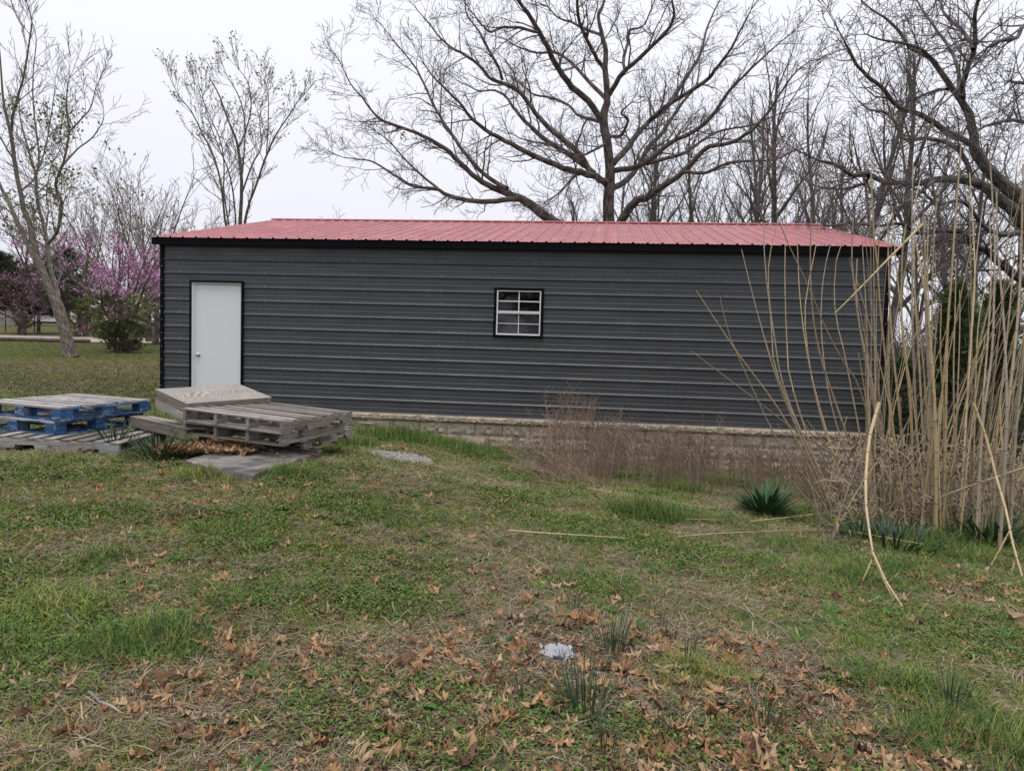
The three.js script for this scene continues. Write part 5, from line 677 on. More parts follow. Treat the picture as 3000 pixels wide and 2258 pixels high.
// evergreen: trunk, drooping boughs of many small sprays
function evergreen(name, label, p, H, Rad, seed, cols, shape, sprays, group) {
  const R = rng(seed), t = thing(name, label, 'evergreen', p, group), tr = new Geo(), g = new Geo(true), bo = new Geo(); tr.tube([V(0, -0.1, 0), V(0.05, H * 0.5, 0), V(0, H * 0.96, 0)], [H * 0.028, H * 0.018, 0.01], 7); part('trunk', tr.build(), BARK.brown, t);
  const nb = Math.round(sprays / 26); for (let b = 0; b < nb; b++) {
    const u = (b + R()) / nb, y = H * mix(shape.low, 1, u), rad = Rad * shape.f(u) * (0.65 + 0.5 * R()), a = b * 2.399 + R(), tip = V(Math.cos(a) * rad, y + rad * shape.tilt, Math.sin(a) * rad); bo.tube([V(0, y - rad * 0.15, 0), tip.clone().multiplyScalar(0.5).add(V(0, y * 0.5, 0)), tip], [0.02, 0.014, 0.006], 3);
    for (let k = 0; k < 26; k++) { const s = Math.pow(R(), 0.55), q = V(0, y - rad * 0.15, 0).lerp(tip, s).add(V((R() - 0.5), (R() - 0.5) * 0.8, (R() - 0.5)).multiplyScalar(0.16 * Rad * (0.35 + s))), d = V(Math.cos(a) + (R() - 0.5), 0.5 + (R() - 0.5) * 1.4, Math.sin(a) + (R() - 0.5)).normalize(), L = shape.leaf * (0.6 + 0.8 * R()), e = rndDir(R, d, 1.57), c = cols[Math.floor(R() * cols.length)], v = 0.6 + 0.8 * R(), cc = [c[0] * v, c[1] * v, c[2] * v]; for (const m of [-0.6, 0, 0.6]) { const f = d.clone().addScaledVector(e, m).normalize(); g.tri(q.clone().addScaledVector(e, -0.10 * L), q.clone().addScaledVector(e, 0.10 * L), q.clone().addScaledVector(f, L), cc); } }
  }
  part('boughs', bo.build(), TWIG.brown, t, 'stuff'); part('crown', g.build(), LEAFMAT, t, 'stuff'); return t;
}
const CED = [[0.05, 0.07, 0.035], [0.065, 0.085, 0.04], [0.075, 0.08, 0.05]], GRN = [[0.085, 0.125, 0.04], [0.065, 0.105, 0.036], [0.11, 0.13, 0.05]], cone = { f: u => Math.pow(1 - u, 0.8) * (0.75 + 0.25 * Math.sin(u * 9)), tilt: 0.25, leaf: 0.2, low: 0.06 }, bushS = { f: u => Math.sqrt(Math.max(0.02, 1 - (2 * u - 0.9) ** 2)), tilt: 0.35, leaf: 0.11, low: 0.04 };
const stand = (px, depth) => { const p = at(px, 1000, depth); p.y = gnd(p.x, p.z); return p; };
evergreen('cedar_tree', 'young green cedar behind the right reeds', stand(2800, 14.2), 3.4, 1.15, 701, GRN, { ...cone, leaf: 0.14 }, 6000);
evergreen('cedar_tree', 'dull green cedar at the right edge behind the reeds', stand(2925, 15.5), 3.6, 1.25, 702, [...GRN, [0.12, 0.10, 0.06]], { ...cone, leaf: 0.15 }, 4500);
evergreen('cedar_tree', 'small dark cedar hugging the right corner of the shed', shedPoint(11.95, gnd(5.9, -11.6) - EYE, 0.42), 1.95, 0.42, 703, [[0.035, 0.075, 0.024], [0.03, 0.06, 0.02]], { ...bushS, leaf: 0.09 }, 3200);
evergreen('cedar_tree', 'low green seedling cedar behind the middle reeds', stand(2700, 12.6), 1.3, 0.55, 704, GRN, { ...bushS, leaf: 0.1 }, 2600);
evergreen('pine_tree', 'dark pine at the far left edge', stand(-10, 60), 6.2, 3.2, 705, CED, { ...bushS, leaf: 0.34, low: 0.34, tilt: 0.1 }, 6000); evergreen('pine_tree', 'dark pine before the white camper', stand(112, 66), 5.6, 3.4, 706, CED, { ...bushS, leaf: 0.34, low: 0.30, tilt: 0.05 }, 5200);
evergreen('pine_tree', 'grey green pine right behind the leaning tree', stand(196, 58), 6.6, 2.2, 707, [[0.06, 0.07, 0.045], [0.05, 0.055, 0.035]], { ...bushS, leaf: 0.3, low: 0.3, tilt: 0.1 }, 3200);
evergreen('leafy_bush', 'yellow green leafy bush at the shed left corner', stand(335, 39), 2.9, 1.8, 708, [[0.20, 0.22, 0.07], [0.13, 0.15, 0.05], [0.07, 0.08, 0.03]], { ...bushS, leaf: 0.24, tilt: 0.35, low: 0.2 }, 1500); evergreen('leafy_bush', 'dark leafy undergrowth below the yellow green bush', stand(362, 39.3), 1.5, 1.35, 709, [[0.085, 0.10, 0.04], [0.06, 0.07, 0.032]], { ...bushS, leaf: 0.18, tilt: 0.2 }, 1500);
evergreen('forsythia_bush', 'yellow blooming forsythia left behind the leafy bush', stand(245, 72), 2.3, 2.4, 710, [[0.30, 0.27, 0.04], [0.24, 0.22, 0.05]], { ...bushS, leaf: 0.22, tilt: 0.2 }, 2400); evergreen('forsythia_bush', 'yellow blooming forsythia right behind the leafy bush', stand(400, 74), 2.3, 2.2, 711, [[0.30, 0.26, 0.04], [0.22, 0.20, 0.05]], { ...bushS, leaf: 0.22, tilt: 0.2 }, 2000);
evergreen('dark_bush', 'small dark rounded shrub below the white camper', stand(72, 74), 1.3, 1.2, 712, CED, { ...bushS, leaf: 0.18 }, 900);
for (const [x, z, h, s, l] of [[-6, 22, 9, 713, 'dark cedar behind the viewer on the left'], [1, 24, 10, 714, 'dark cedar behind the viewer in the middle'], [8, 23, 9, 715, 'dark cedar behind the viewer on the right'], [-13, 25, 10, 716, 'dark cedar behind the viewer at far left'], [4.5, 28, 11, 717, 'tall dark cedar deep behind the viewer']]) evergreen('cedar_tree', l, V(x, gnd(x, z), z), h, 3.4, s, CED, { ...bushS, leaf: 0.45, low: 0.02 }, 2600);
// redbuds: twiggy crowns set with blossom
function redbud(label, px, depth, s, seed, dense, cols) {
  const p = stand(px, depth), t = thing('redbud_tree', label, 'tree', p, 'redbuds'), K = bareTree(seed, 6, { r: 0.16, trunk: 0.4, limbs: 11, clear: 0.2, el: [0.25, 1.0], reach: 0.62, wob: 0.34, rise: 0.05, dn: 3.0, tw: { ...FARTW, dens: [0, 2.6, 3.0, 0], minLen: 0.2, minR: 0.006 } }); t.scale.setScalar(s); t.rotation.y = seed;
  part('trunk', K.trunk, BARK.dark, t); for (const l of K.limbs) part('limb', l, BARK.dark, t); part('twigs', K.twig, TWIG.dark, t, 'stuff'); const R = rng(seed); leaves(t, K.tips, R, dense, 0.22, 0.075, cols, 'blossom', () => R() < 0.9);
}
const PINK = [[0.50, 0.20, 0.41], [0.57, 0.27, 0.46], [0.42, 0.16, 0.34]];
redbud('purple pink blossoming redbud left of the shed corner', 372, 42, 1.5, 721, 11, PINK); redbud('paler redbud behind the leaning grey tree', 70, 60, 1.25, 722, 3, PINK); redbud('second redbud between the leaning tree and the shed', 225, 60, 1.3, 723, 5, PINK); redbud('redbud peeping past the shed left corner', 455, 50, 1.3, 726, 8, PINK); redbud('sparse redbud behind the middle reeds', 2690, 17, 0.52, 724, 1, PINK); redbud('faint redbud behind the right reeds', 2960, 19, 0.5, 725, 1, PINK);
// brushy thicket right of the shed
{ const K = bareTree(731, 4, { r: 0.035, trunk: 0.5, limbs: 16, clear: 0.05, el: [0.6, 1.3], reach: 0.5, wob: 0.4, rise: 0.03, dn: 4.5, tw: { ...FARTW, dens: [0, 3.4, 3.6, 0], minLen: 0.14, minR: 0.0045 } }); [[2640, 14.8, 0.8], [2690, 16.4, 0.95], [2755, 17.5, 0.9], [2850, 17, 0.95], [2900, 19, 1.05], [2985, 17.8, 1], [2720, 20, 1.1], [2820, 22, 1.2], [2640, 21, 1.1], [2960, 23, 1.25], [2690, 13.6, 0.55], [2880, 13.4, 0.6], [2780, 25, 1.3], [2900, 27, 1.4]].forEach(([px, d, s], i) => { const t = thing('brush_shrub', 'brown twiggy leafless shrub in the thicket right of the shed', 'shrub', stand(px, d), 'brown shrubs in the thicket'); t.rotation.y = i * 1.3; t.scale.setScalar(s); part('stem', K.trunk, BARK.brown, t); for (const l of K.limbs) part('branch', l, BARK.brown, t); part('twigs', K.twig, TWIG.brown, t, 'stuff'); }); }
// far left odds and ends
{ const p0 = onGround(-30, 998), p1 = onGround(262, 1005), R = rng(41), n = 12, pts = [], rad = []; for (let k = 0; k <= n; k++) { const x = mix(p0.x, p1.x, k / n), z = mix(p0.z, p1.z, k / n); pts.push(V(x, gnd(x, z) + 0.11 + 0.02 * R(), z)); rad.push(0.13 * (0.9 + 0.2 * R())); } const g = new Geo(); g.tube(pts, rad, 9, null, true); tag(part('fallen_log', g.build(), BARK.dark, scene), 'long dark log lying along the driveway edge', 'log'); }
for (const [px, py, h, l] of [[248, 968, 2.1, 'dark metal fence post beside the leafy bush'], [100, 955, 2.2, 'thin fence post in front of the white camper'], [15, 948, 2, 'thin fence post at the far left edge']]) { const b = at(px, py, 68); b.y = gnd(b.x, b.z); const t = thing('fence_post', l, 'post', b, 'fence posts beyond the driveway'), g = new Geo(); g.box(0, h / 2 - 0.1, 0, 0.07, h, 0.05); g.box(0, h / 2 - 0.1, 0.04, 0.02, h, 0.04); part('post_shaft', g.build(), mat(0.05, 0.045, 0.04, 0.8), t); part('post_cap', new THREE.ConeGeometry(0.05, 0.06, 6).translate(0, h - 0.07, 0), mat(0.4, 0.4, 0.38), t); }
{ // white camper trailer among the pines
  const c = stand(118, 92), t = thing('camper_trailer', 'white camper trailer parked beyond the pines', 'trailer', c); t.rotation.y = 0.08; const s = new THREE.Shape(); s.moveTo(-2.9, 0.5); s.lineTo(2.7, 0.5); s.quadraticCurveTo(3.0, 0.9, 2.85, 1.5); s.lineTo(2.55, 2.6); s.quadraticCurveTo(2.4, 2.85, 2.1, 2.85); s.lineTo(-2.6, 2.85); s.quadraticCurveTo(-2.95, 2.8, -2.95, 2.5); s.closePath(); const g = new THREE.ExtrudeGeometry(s, { depth: 2.2, bevelEnabled: true, bevelSize: 0.06, bevelThickness: 0.06, bevelSegments: 2 }); g.translate(0, 0, -1.1); part('body', g, mat(0.62, 0.64, 0.66, 0.5), t);
  const b = (n, m, x, y, z, w, h, d) => { const q = new Geo(); q.box(x, y, z, w, h, d); return part(n, q.build(), m, t); }; b('stripe', mat(0.22, 0.24, 0.27), -0.1, 1.28, 1.17, 5.6, 0.12, 0.03); b('stripe', mat(0.30, 0.33, 0.38), -0.1, 1.0, 1.17, 5.6, 0.08, 0.03); b('skirt', mat(0.04, 0.04, 0.04), 0, 0.36, 0.9, 5.4, 0.28, 0.3);
  for (const x of [-1.9, 0.3, 1.7]) { b('window_frame', mat(0.2, 0.2, 0.2), x, 2.05, 1.17, 0.9, 0.55, 0.03); b('window_pane', mat(0.03, 0.035, 0.04, 0.1), x, 2.05, 1.187, 0.8, 0.46, 0.012); } b('door', mat(0.55, 0.57, 0.58), -0.75, 1.6, 1.172, 0.65, 1.9, 0.03); for (const x of [-0.5, 0.35]) { const w = new THREE.TorusGeometry(0.27, 0.1, 8, 18); w.translate(x, 0.36, 1.0); part('tyre', w, mat(0.02, 0.02, 0.02), t); part('wheel_rim', new THREE.CylinderGeometry(0.2, 0.2, 0.12, 14).rotateX(Math.PI / 2).translate(x, 0.36, 1.0), mat(0.5, 0.5, 0.5, 0.4), t); }
}
{ const t = thing('red_roofed_shed', 'small pale shed with red roof at far left edge', 'shed', stand(-22, 88)), q = new Geo(); q.box(0, 1.1, 0, 3, 2.4, 3); part('wall', q.build(), mat(0.35, 0.31, 0.30), t); for (const sgn of [1, -1]) { const r = new Geo(); r.quad(V(-1.8, 2.15, sgn * 1.9), V(1.8, 2.15, sgn * 1.9), V(1.8, 3.1, 0), V(-1.8, 3.1, 0)); r.quad(V(-1.8, 2.08, sgn * 1.9), V(1.8, 2.08, sgn * 1.9), V(1.8, 2.15, sgn * 1.9), V(-1.8, 2.15, sgn * 1.9)); part('roof_slope', r.build(), mat(0.28, 0.08, 0.07), t); } const d = new Geo(); d.box(-0.6, 0.95, 1.51, 0.9, 1.9, 0.05); part('door', d.build(), mat(0.15, 0.12, 0.11), t); }

// ---------------------------------------------------------------- lawn: grass, thatch, weeds, fallen leaves
const GRAVEL = onGround(1178, 1342), EX = []; // footprints kept free of grass: [x, z, yaw, half width, half depth]
EX.push([-4.43, -8.07, -0.07, 0.62, 0.5], [-2.52, -8.2, -0.3, 0.66, 0.62]);
function blocked(x, z) {
  if (((x - GRAVEL.x) / 0.34) ** 2 + ((z - GRAVEL.z) / 0.58) ** 2 < 0.75 + 0.5 * vnoise(x * 6, z * 6, 3)) return true;
  for (const [a, b, y, w, d] of EX) { const dx = x - a, dz = z - b, c = Math.cos(y), s = Math.sin(y), u = dx * c - dz * s, v = dx * s + dz * c; if (Math.abs(u) < w && Math.abs(v) < d) return true; }
  // slab
  const f = [-2.15, -6.38], r = [-1.90, -7.85], l = [-2.98, -6.98], e1 = [r[0] - f[0], r[1] - f[1]], e2 = [l[0] - f[0], l[1] - f[1]], q = [x - f[0], z - f[1]], det = e1[0] * e2[1] - e1[1] * e2[0], u = (q[0] * e2[1] - q[1] * e2[0]) / det, v = (e1[0] * q[1] - e1[1] * q[0]) / det; if (u > -0.02 && u < 1.02 && v > -0.02 && v < 1.02) return true;
  const p = V(x, 0, z).sub(SHED).applyAxisAngle(V(0, 1, 0), YAW); if (p.x > -0.15 && p.x < 12.2 && p.z < (p.x > 1.4 ? 0.13 : 0.0) && p.z > -9.7) return true; return false;
}
function bladeClump(seed, n, h, w, lean, spread, base) { // several curved tapering blades
  const R = rng(seed), g = new Geo(true);
  for (let k = 0; k < n; k++) {
    const a = R() * 6.283, b = R() * 6.283, r = Math.sqrt(R()) * spread, H = h * (0.45 + 0.75 * R()), l = lean * (0.35 + 0.9 * R()), dx = Math.cos(a), dz = Math.sin(a), ww = w * (0.7 + 0.6 * R()), v = 0.75 + 0.5 * R(), c = [v, v, v]; let p = V(Math.cos(b) * r, -0.012, Math.sin(b) * r), th = Math.PI / 2 - l * 0.4; const sd = V(-dz, 0, dx); let prev = null;
    for (let j = 0; j <= 3; j++) { const wd = ww * (1 - j / 3 * 0.96) * 0.5, A = p.clone().addScaledVector(sd, wd), B = p.clone().addScaledVector(sd, -wd); if (prev) { if (j < 3) g.quad(prev[0], prev[1], B, A, c); else g.tri(prev[0], prev[1], p.clone(), c); } prev = [A, B]; p.add(V(dx * Math.cos(th), Math.sin(th), dz * Math.cos(th)).multiplyScalar(H / 3)); th -= l * 0.55; }
  } return g.build();
}
function thatchClump(seed, n, L, w) { const R = rng(seed), g = new Geo(true); for (let k = 0; k < n; k++) { const a = R() * 6.283, sp = 0.05; let p = V((R() - 0.5) * 2 * sp, 0.002 + R() * 0.014, (R() - 0.5) * 2 * sp), an = a, prev = null, v = 0.65 + R() * 0.65; for (let j = 0; j <= 3; j++) { const wd = w * (0.6 + 0.6 * R()) * (j === 3 ? 0.3 : 1) * 0.5, sd = V(-Math.sin(an), (R() - 0.5) * 0.6, Math.cos(an)), A = p.clone().addScaledVector(sd, wd), B = p.clone().addScaledVector(sd, -wd); if (prev) g.quad(prev[0], prev[1], B, A, [v, v, v]); prev = [A, B]; an += (R() - 0.5) * 1.4; p.add(V(Math.cos(an) * L / 3, (R() - 0.42) * 0.018, Math.sin(an) * L / 3)); } } return g.build(); }
function weedClump(seed, n, s, spread) { const R = rng(seed), g = new Geo(true); for (let k = 0; k < n; k++) { const a = R() * 6.283, r = Math.sqrt(R()) * spread, c = V(Math.cos(a) * r, 0.006 + R() * 0.022, Math.sin(a) * r), b = R() * 6.283, d = V(Math.cos(b), 0.15 + R() * 0.5, Math.sin(b)).normalize(), e = V(-Math.sin(b), (R() - 0.5) * 0.5, Math.cos(b)), L = s * (0.6 + 0.8 * R()), v = 0.7 + 0.6 * R(), cc = [v, v, v * 0.95], m = c.clone().addScaledVector(d, L * 0.55); m.y += 0.1 * L; g.quad(c, m.clone().addScaledVector(e, -L * 0.34), c.clone().addScaledVector(d, L), m.clone().addScaledVector(e, L * 0.34), cc); } return g.build(); }
function oakLeaf(seed) { // lobed pin-oak leaf, curled
  const R = rng(seed), out = [], L = 0.115, lob = 3; const half = [[0.0, 0.0]]; const W = 0.5;
  half.push([0.08, 0.06]); for (let k = 0; k < lob; k++) { const a = 0.16 + k * 0.25, w = [0.28, 0.40, 0.30][k] * (0.85 + 0.3 * R()); half.push([a - 0.02, 0.055], [a + 0.10, w * 0.62], [a + 0.2, w], [a + 0.165, w * 0.5], [a + 0.17, 0.06]); } half.push([0.93, 0.07], [1.0, 0]);
  const curl = (R() - 0.3) * 2.6, cup = -0.3 + R() * 2.2, tw = (R() - 0.5) * 2.4, w1 = R() * 6, w2 = 0.06 + 0.08 * R(), pos = (u, v) => { const x = (u - 0.5), y = cup * v * v * 0.9 + curl * x * x * 0.9 + tw * x * v + w2 * Math.sin(u * 11 + w1) * (0.4 + Math.abs(v) * 2) + 0.07 * Math.sin(v * 17 + w1 * 2) ; return V(x * L, y * L, v * L); };
  const g = new Geo(true), mid = (u) => pos(u, 0);
  for (const s of [1, -1]) for (let k = 0; k < half.length - 1; k++) { const [u0, v0] = half[k], [u1, v1] = half[k + 1], m0 = mid(u0), m1 = mid(u1), p0 = pos(u0, s * v0), p1 = pos(u1, s * v1), c = 0.85 + 0.3 * R(), col = [c, c, c], back = [c * 0.94, c * 0.94, c * 0.94]; if (v0 < 1e-4) g.tri(m0, p1, m1, col); else if (v1 < 1e-4) g.tri(m0, p0, m1, col); else { g.quad(m0, p0, p1, m1, col); } }
  g.tube([pos(0, 0), V(-L * 0.62, 0.004, 0.004), V(-L * 0.78, 0.01, 0.01)], [0.0012, 0.0012, 0.001], 3, [0.8, 0.75, 0.7]); return g.build();
}
const grassMat = new THREE.MeshPhysicalMaterial({ vertexColors: true, roughness: 0.85, specularIntensity: 0.25 }), dryLeafMat = new THREE.MeshPhysicalMaterial({ vertexColors: true, roughness: 0.85, specularIntensity: 0.25 });
function scatter(parent, name, geo, m, list) { // list of [x, y, z, turn, scale, tilt, colour]
  const im = new THREE.InstancedMesh(geo, m, list.length), M4 = new THREE.Matrix4(), q = new THREE.Quaternion(), e = new THREE.Euler(), c = new THREE.Color();
  list.forEach(([x, y, z, a, s, t, col], k) => { e.set(t, a, t * 0.7, 'YXZ'); q.setFromEuler(e); M4.compose(V(x, y, z), q, typeof s === 'number' ? V(s, s, s) : s); im.setMatrixAt(k, M4); c.setRGB(...col); im.setColorAt(k, c); }); im.name = name; shadowed(im); parent.add(im); return im;
}
const lawn = thing('lawn_grass', 'mixed green and dead grass covering the yard', 'grass', null, null, 'stuff'), litter = thing('leaf_litter', 'drifts of fallen tan oak leaves spread through the lawn', 'fallen leaves', null, null, 'stuff');
{
  const R = rng(2024), short = [0, 1, 2].map(k => bladeClump(800 + k, 10, 0.068, 0.0042, 1.55, 0.045)), long = [0, 1].map(k => bladeClump(810 + k, 11, 0.15, 0.005, 1.3, 0.04)), thatch = [0, 1, 2].map(k => thatchClump(820 + k, 10, 0.09, 0.0035)), weed = [0, 1].map(k => weedClump(830 + k, 22, 0.015, 0.06)), far = [0, 1].map(k => bladeClump(840 + k, 10, 0.09, 0.012, 1.2, 0.12));
  const L = { short: [[], [], []], long: [[], []], thatch: [[], [], []], weed: [[], []], far: [[], []] };
  const green = () => { const v = 0.7 + 0.65 * R(), y = R(); return [mix(0.10, 0.215, y) * v, mix(0.17, 0.225, y) * v, mix(0.032, 0.055, y) * v]; }, deep = () => { const v = 0.7 + 0.5 * R(); return [0.055 * v, 0.125 * v, 0.03 * v]; }, tan = () => { const v = 0.6 + 0.7 * R(), y = R(); return [mix(0.19, 0.31, y) * v, mix(0.15, 0.245, y) * v, mix(0.11, 0.165, y) * v]; }, wd = () => { const v = 0.7 + 0.6 * R(); const y = R(); return [mix(0.075, 0.13, y) * v, mix(0.135, 0.165, y) * v, 0.04 * v]; };
  const inView = (x, z) => { const d = -z; return d > 1.9 && Math.abs(x) < d * 0.72 + 0.5; };
  for (let d = 1.9; d < 15; d += 0.25) { // rows by distance, thinner with distance
    const w = d * 0.72 + 0.5, dens = d < 4 ? 4200 : d < 7 ? 2700 : d < 10 ? 1500 : 900, n = Math.round(w * 2 * 0.25 * dens), sc = d < 7 ? 1 : d < 10 ? 1.25 : 1.5;
    for (let k = 0; k < n; k++) {
      const x = (R() * 2 - 1) * w, z = -(d + R() * 0.25); if (blocked(x, z)) continue; const y = gnd(x, z), g = greenness(x, z), lf = leafiness(x, z), u = R(), a = R() * 6.283, s = sc * (0.7 + 0.6 * R()), m = vnoise(x * 1.7 + 50, z * 1.7, 91);
      if (u < 0.13 * (1.1 - g) + 0.05 + 0.08 * Math.min(1, lf)) L.thatch[k % 3].push([x, y + 0.002, z, a, s, (R() - 0.5) * 0.3, tan()]);
      else if (u < 0.4 && m > 0.4 + 0.35 * R()) L.weed[k % 2].push([x, y, z, a, s, (R() - 0.5) * 0.4, wd()]);
      else { if (R() < lf * 0.3) continue; const dry = R() > g * 0.6 + 0.45; L.short[k % 3].push([x, y, z, a, V(s, s * (0.6 + 0.5 * R() + 0.35 * g), s), (R() - 0.5) * 0.2, dry ? tan() : green()]); }
    }
  }
  // taller tufts: [x, y in view, radius m, count, height]
  for (const [px, py, r, n, h, c] of [[420, 1900, 0.30, 240, 1.1, 1], [150, 1800, 0.3, 120, 0.8, 0], [120, 1770, 0.35, 120, 0.7, 0], [1900, 1510, 0.42, 330, 1.7, 1], [1180, 1290, 0.7, 420, 2.2, 1], [1330, 1320, 0.75, 480, 1.7, 1], [1480, 1340, 0.75, 480, 1.6, 1], [1560, 1350, 0.4, 200, 1.6, 1], [830, 1395, 0.3, 160, 1.3, 1], [965, 1330, 0.22, 150, 1.5, 1], [1040, 1310, 0.3, 160, 1.6, 1], [900, 1400, 0.25, 90, 1.0, 1], [610, 1400, 0.35, 120, 1.2, 0], [680, 1560, 0.22, 70, 0.9, 1], [300, 1640, 0.22, 80, 0.8, 1], [620, 1770, 0.25, 80, 0.7, 1], [2050, 1990, 0.25, 110, 1.0, 0], [2650, 2030, 0.35, 160, 0.9, 1], [2880, 2190, 0.35, 200, 1.2, 1], [2620, 2160, 0.2, 80, 0.7, 1], [1310, 1310, 0.3, 100, 1.6, 1], [2480, 1700, 0.6, 240, 0.9, 1], [2300, 1600, 0.5, 160, 1.0, 1], [2660, 1680, 0.6, 220, 0.9, 1], [2130, 1530, 0.4, 140, 1.0, 1], [1770, 1710, 0.4, 110, 0.7, 1], [2120, 1420, 0.5, 160, 1.5, 1], [2000, 1440, 0.35, 120, 1.3, 1], [2800, 1640, 0.5, 160, 1.1, 1], [2600, 1580, 0.6, 260, 1.5, 1], [2760, 1585, 0.6, 260, 1.6, 1], [2900, 1560, 0.7, 260, 1.6, 1], [2500, 1545, 0.4, 140, 1.3, 1], [2700, 1500, 0.8, 200, 1.4, 0], [560, 1335, 0.2, 60, 1.3, 0], [400, 1330, 0.3, 70, 1.0, 0], [100, 1345, 0.4, 50, 0.6, 0], [250, 1355, 0.3, 40, 0.6, 0], [1700, 1590, 0.5, 110, 0.7, 1], [60, 1900, 0.3, 120, 0.8, 1], [2380, 1870, 0.4, 130, 0.6, 1], [1150, 1520, 0.4, 90, 0.7, 1], [1400, 2240, 0.15, 40, 0.7, 1], [820, 1730, 0.25, 60, 0.7, 1]]) {
    const c0 = onGround(px, py); for (let k = 0; k < n; k++) { const a = R() * 6.283, q = Math.pow(R(), 0.6) * r, x = c0.x + Math.cos(a) * q, z = c0.z + Math.sin(a) * q * 0.8; if (blocked(x, z)) continue; const s = 0.75 + 0.5 * R(); L.long[k % 2].push([x, gnd(x, z), z, R() * 6.28, V(s, s * h * (1.15 - 0.5 * q / r), s), (R() - 0.5) * 0.3, R() < 0.08 ? tan() : c && R() < 0.6 ? deep() : green()]); }
  }
  for (let k = 0; k < 2600; k++) { const x = -12 + R() * 8.5, z = -9.6 - R() * 4.5; if (x < z * 0.72 - 1 || blocked(x, z)) continue; const s = 0.8 + 0.5 * R(); if (fbm(x * 0.8, z * 0.8, 77, 3) > 0.45) L.long[k % 2].push([x, gnd(x, z), z, R() * 6.28, V(s, s * (0.8 + R() * 0.9), s), (R() - 0.5) * 0.3, R() < 0.3 ? deep() : green()]); } // grass strip behind the pallets
  for (let k = 0; k < 26000; k++) { // lawn beyond, to the left of the shed and out to the drive
    const d = 13 + Math.pow(R(), 1.7) * 50, x = -d * 0.78 + R() * d * 0.62, z = -d; if (d > 49 && d < 63) continue; if (blocked(x, z)) continue; const g = clamp(0.55 + 2.2 * (fbm(x * 0.15, z * 0.4, 62, 3) - 0.5) + (d > 26 ? 0.2 : -0.28)), s = (0.5 + 0.5 * R()) * (1 + d * 0.012); L.far[k % 2].push([x, gnd(x, z), z, R() * 6.28, V(s, s * 0.7, s), 0, R() > g ? tan() : green()]); }
  for (let k = 0; k < 5000; k++) { const x = 5.5 + R() * 16, z = -10 - R() * 18; if (blocked(x, z)) continue; L.far[k % 2].push([x, gnd(x, z), z, R() * 6.28, 0.7 + R() * 0.8, 0, R() > 0.4 ? tan() : green()]); }
  for (const [k, arr] of Object.entries({ short, long, thatch, weed, far })) arr.forEach((g, i) => L[k][i].length && scatter(lawn, { short: 'short_grass', long: 'long_grass', thatch: 'dead_thatch', weed: 'broadleaf_weeds', far: 'far_grass' }[k], g, grassMat, L[k][i]));
  { // broad-leaved rosettes here and there
    const ros = [0, 1].map(k => { const Q = rng(860 + k), g = new Geo(true); for (let j = 0; j < 9; j++) { const v = 0.75 + 0.5 * Q(); strap(g, V(0, -0.004, 0), j * 0.7 + Q() * 0.5, 0.06 + Q() * 0.05, 0.75 + Q() * 0.5, 0.008 + Q() * 0.005, [v, v, v], 0.9); } return g.build(); }), lists = [[], []];
    for (let k = 0; k < 260; k++) { const d = 2.1 + Math.pow(R(), 0.8) * 6, x = (R() * 2 - 1) * d * 0.7, z = -d; if (blocked(x, z)) continue; lists[k % 2].push([x, gnd(x, z), z, R() * 6.28, 0.6 + R() * 0.7, (R() - 0.5) * 0.3, deep()]); }
    ros.forEach((g, i) => scatter(lawn, 'weed_rosettes', g, grassMat, lists[i]));
  }
  // leaves: the largest in view are things of their own, the rest one litter
  const shapes = [...Array(12).keys()].map(k => oakLeaf(900 + k)), TONES = [[0.44, 0.275, 0.15], [0.34, 0.19, 0.10], [0.48, 0.335, 0.205], [0.21, 0.12, 0.07], [0.40, 0.28, 0.18], [0.16, 0.095, 0.065], [0.37, 0.215, 0.11]], all = [];
  let tries = 0; while (all.length < 4000 && tries++ < 400000) { const d = 2.0 + Math.pow(R(), 0.85) * 9.5, x = (R() * 2 - 1) * (d * 0.70 + 0.3), z = -d; if (R() > leafiness(x, z) * 0.55 || blocked(x, z)) continue; all.push([x, gnd(x, z) + 0.006 + R() * 0.026 * (0.3 + Math.min(1, leafiness(x, z))), z, R() * 6.28, 0.35 + Math.pow(R(), 1.5) * 0.7, (R() - 0.5) * (R() < 0.35 ? 2.4 : 0.9), TONES[Math.floor(Math.pow(R(), 1.2) * 7)], d]); }
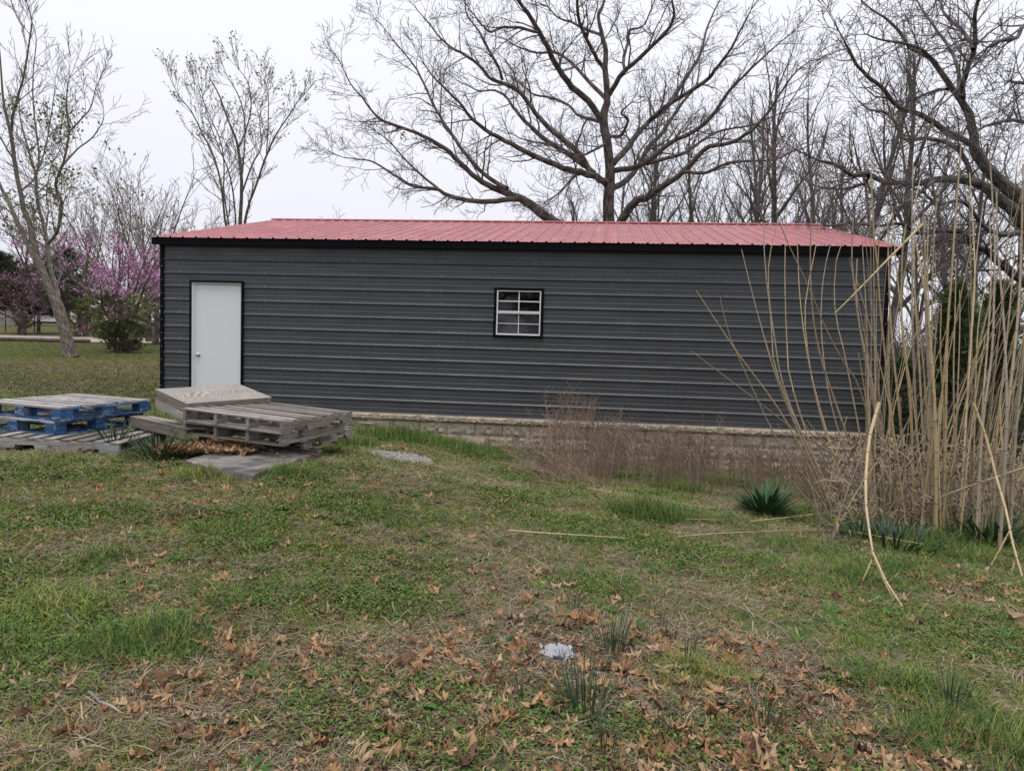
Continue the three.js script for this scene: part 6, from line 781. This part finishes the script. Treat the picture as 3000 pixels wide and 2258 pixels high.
  for (let k = 0; k < 420; k++) { const x = -2.95 + (R() - 0.5) * 0.9, z = -7.62 + (R() - 0.5) * 0.55; all.push([x, slabTop + 0.01 + R() * 0.05, z, R() * 6.28, 0.6 + R() * 0.5, (R() - 0.5) * 1.6, TONES[Math.floor(R() * 5)], 7.6]); } // leaves blown under the pallets
  all.sort((a, b) => b[4] / b[7] - a[4] / a[7]);
  const mats = TONES.map(c => new THREE.MeshPhysicalMaterial({ color: lin(...c), vertexColors: true, roughness: 0.8, specularIntensity: 0.3 }));
  all.slice(0, 290).forEach((l, k) => { const m = shadowed(new THREE.Mesh(shapes[k % 12], mats[TONES.indexOf(l[6])])); m.name = numbered('oak_leaf'); m.position.set(l[0], l[1], l[2]); m.rotation.set(l[5], l[3], l[5] * 0.7, 'YXZ'); m.scale.setScalar(l[4]); tag(m, 'curled dry brown oak leaf lying on the near lawn', 'leaf', 'oak leaves on the near lawn'); scene.add(m); });
  const rest = [...Array(12)].map(() => []); all.slice(290).forEach((l, k) => rest[k % 12].push(l)); rest.forEach((r, i) => scatter(litter, 'fallen_leaves', shapes[i], dryLeafMat, r));
  const crumbs = []; for (let k = 0; k < 26000; k++) { const d = 2 + R() * 8, x = (R() * 2 - 1) * (d * 0.7 + 0.3), z = -d; if (R() > leafiness(x, z) * 0.8 + 0.06 || blocked(x, z)) continue; const s = 0.12 + R() * 0.22; crumbs.push([x, gnd(x, z) + 0.008 + R() * 0.02, z, R() * 6.28, s, (R() - 0.5) * 2, TONES[Math.floor(R() * 7)]]); } scatter(litter, 'leaf_scraps', shapes[2], dryLeafMat, crumbs);
  console.log('grass', Object.entries(L).map(([k, a]) => k + ':' + a.reduce((s, q) => s + q.length, 0)).join(' '), 'leaves', all.length, 'crumbs', crumbs.length);
}
{ let tri = 0, n = 0; scene.traverse(o => { if (o.isMesh && !o.isInstancedMesh) { n++; tri += (o.geometry.index ? o.geometry.index.count : o.geometry.attributes.position.count) / 3; } }); console.log('meshes', n, 'triangles', tri); }
renderer.render(scene, camera);
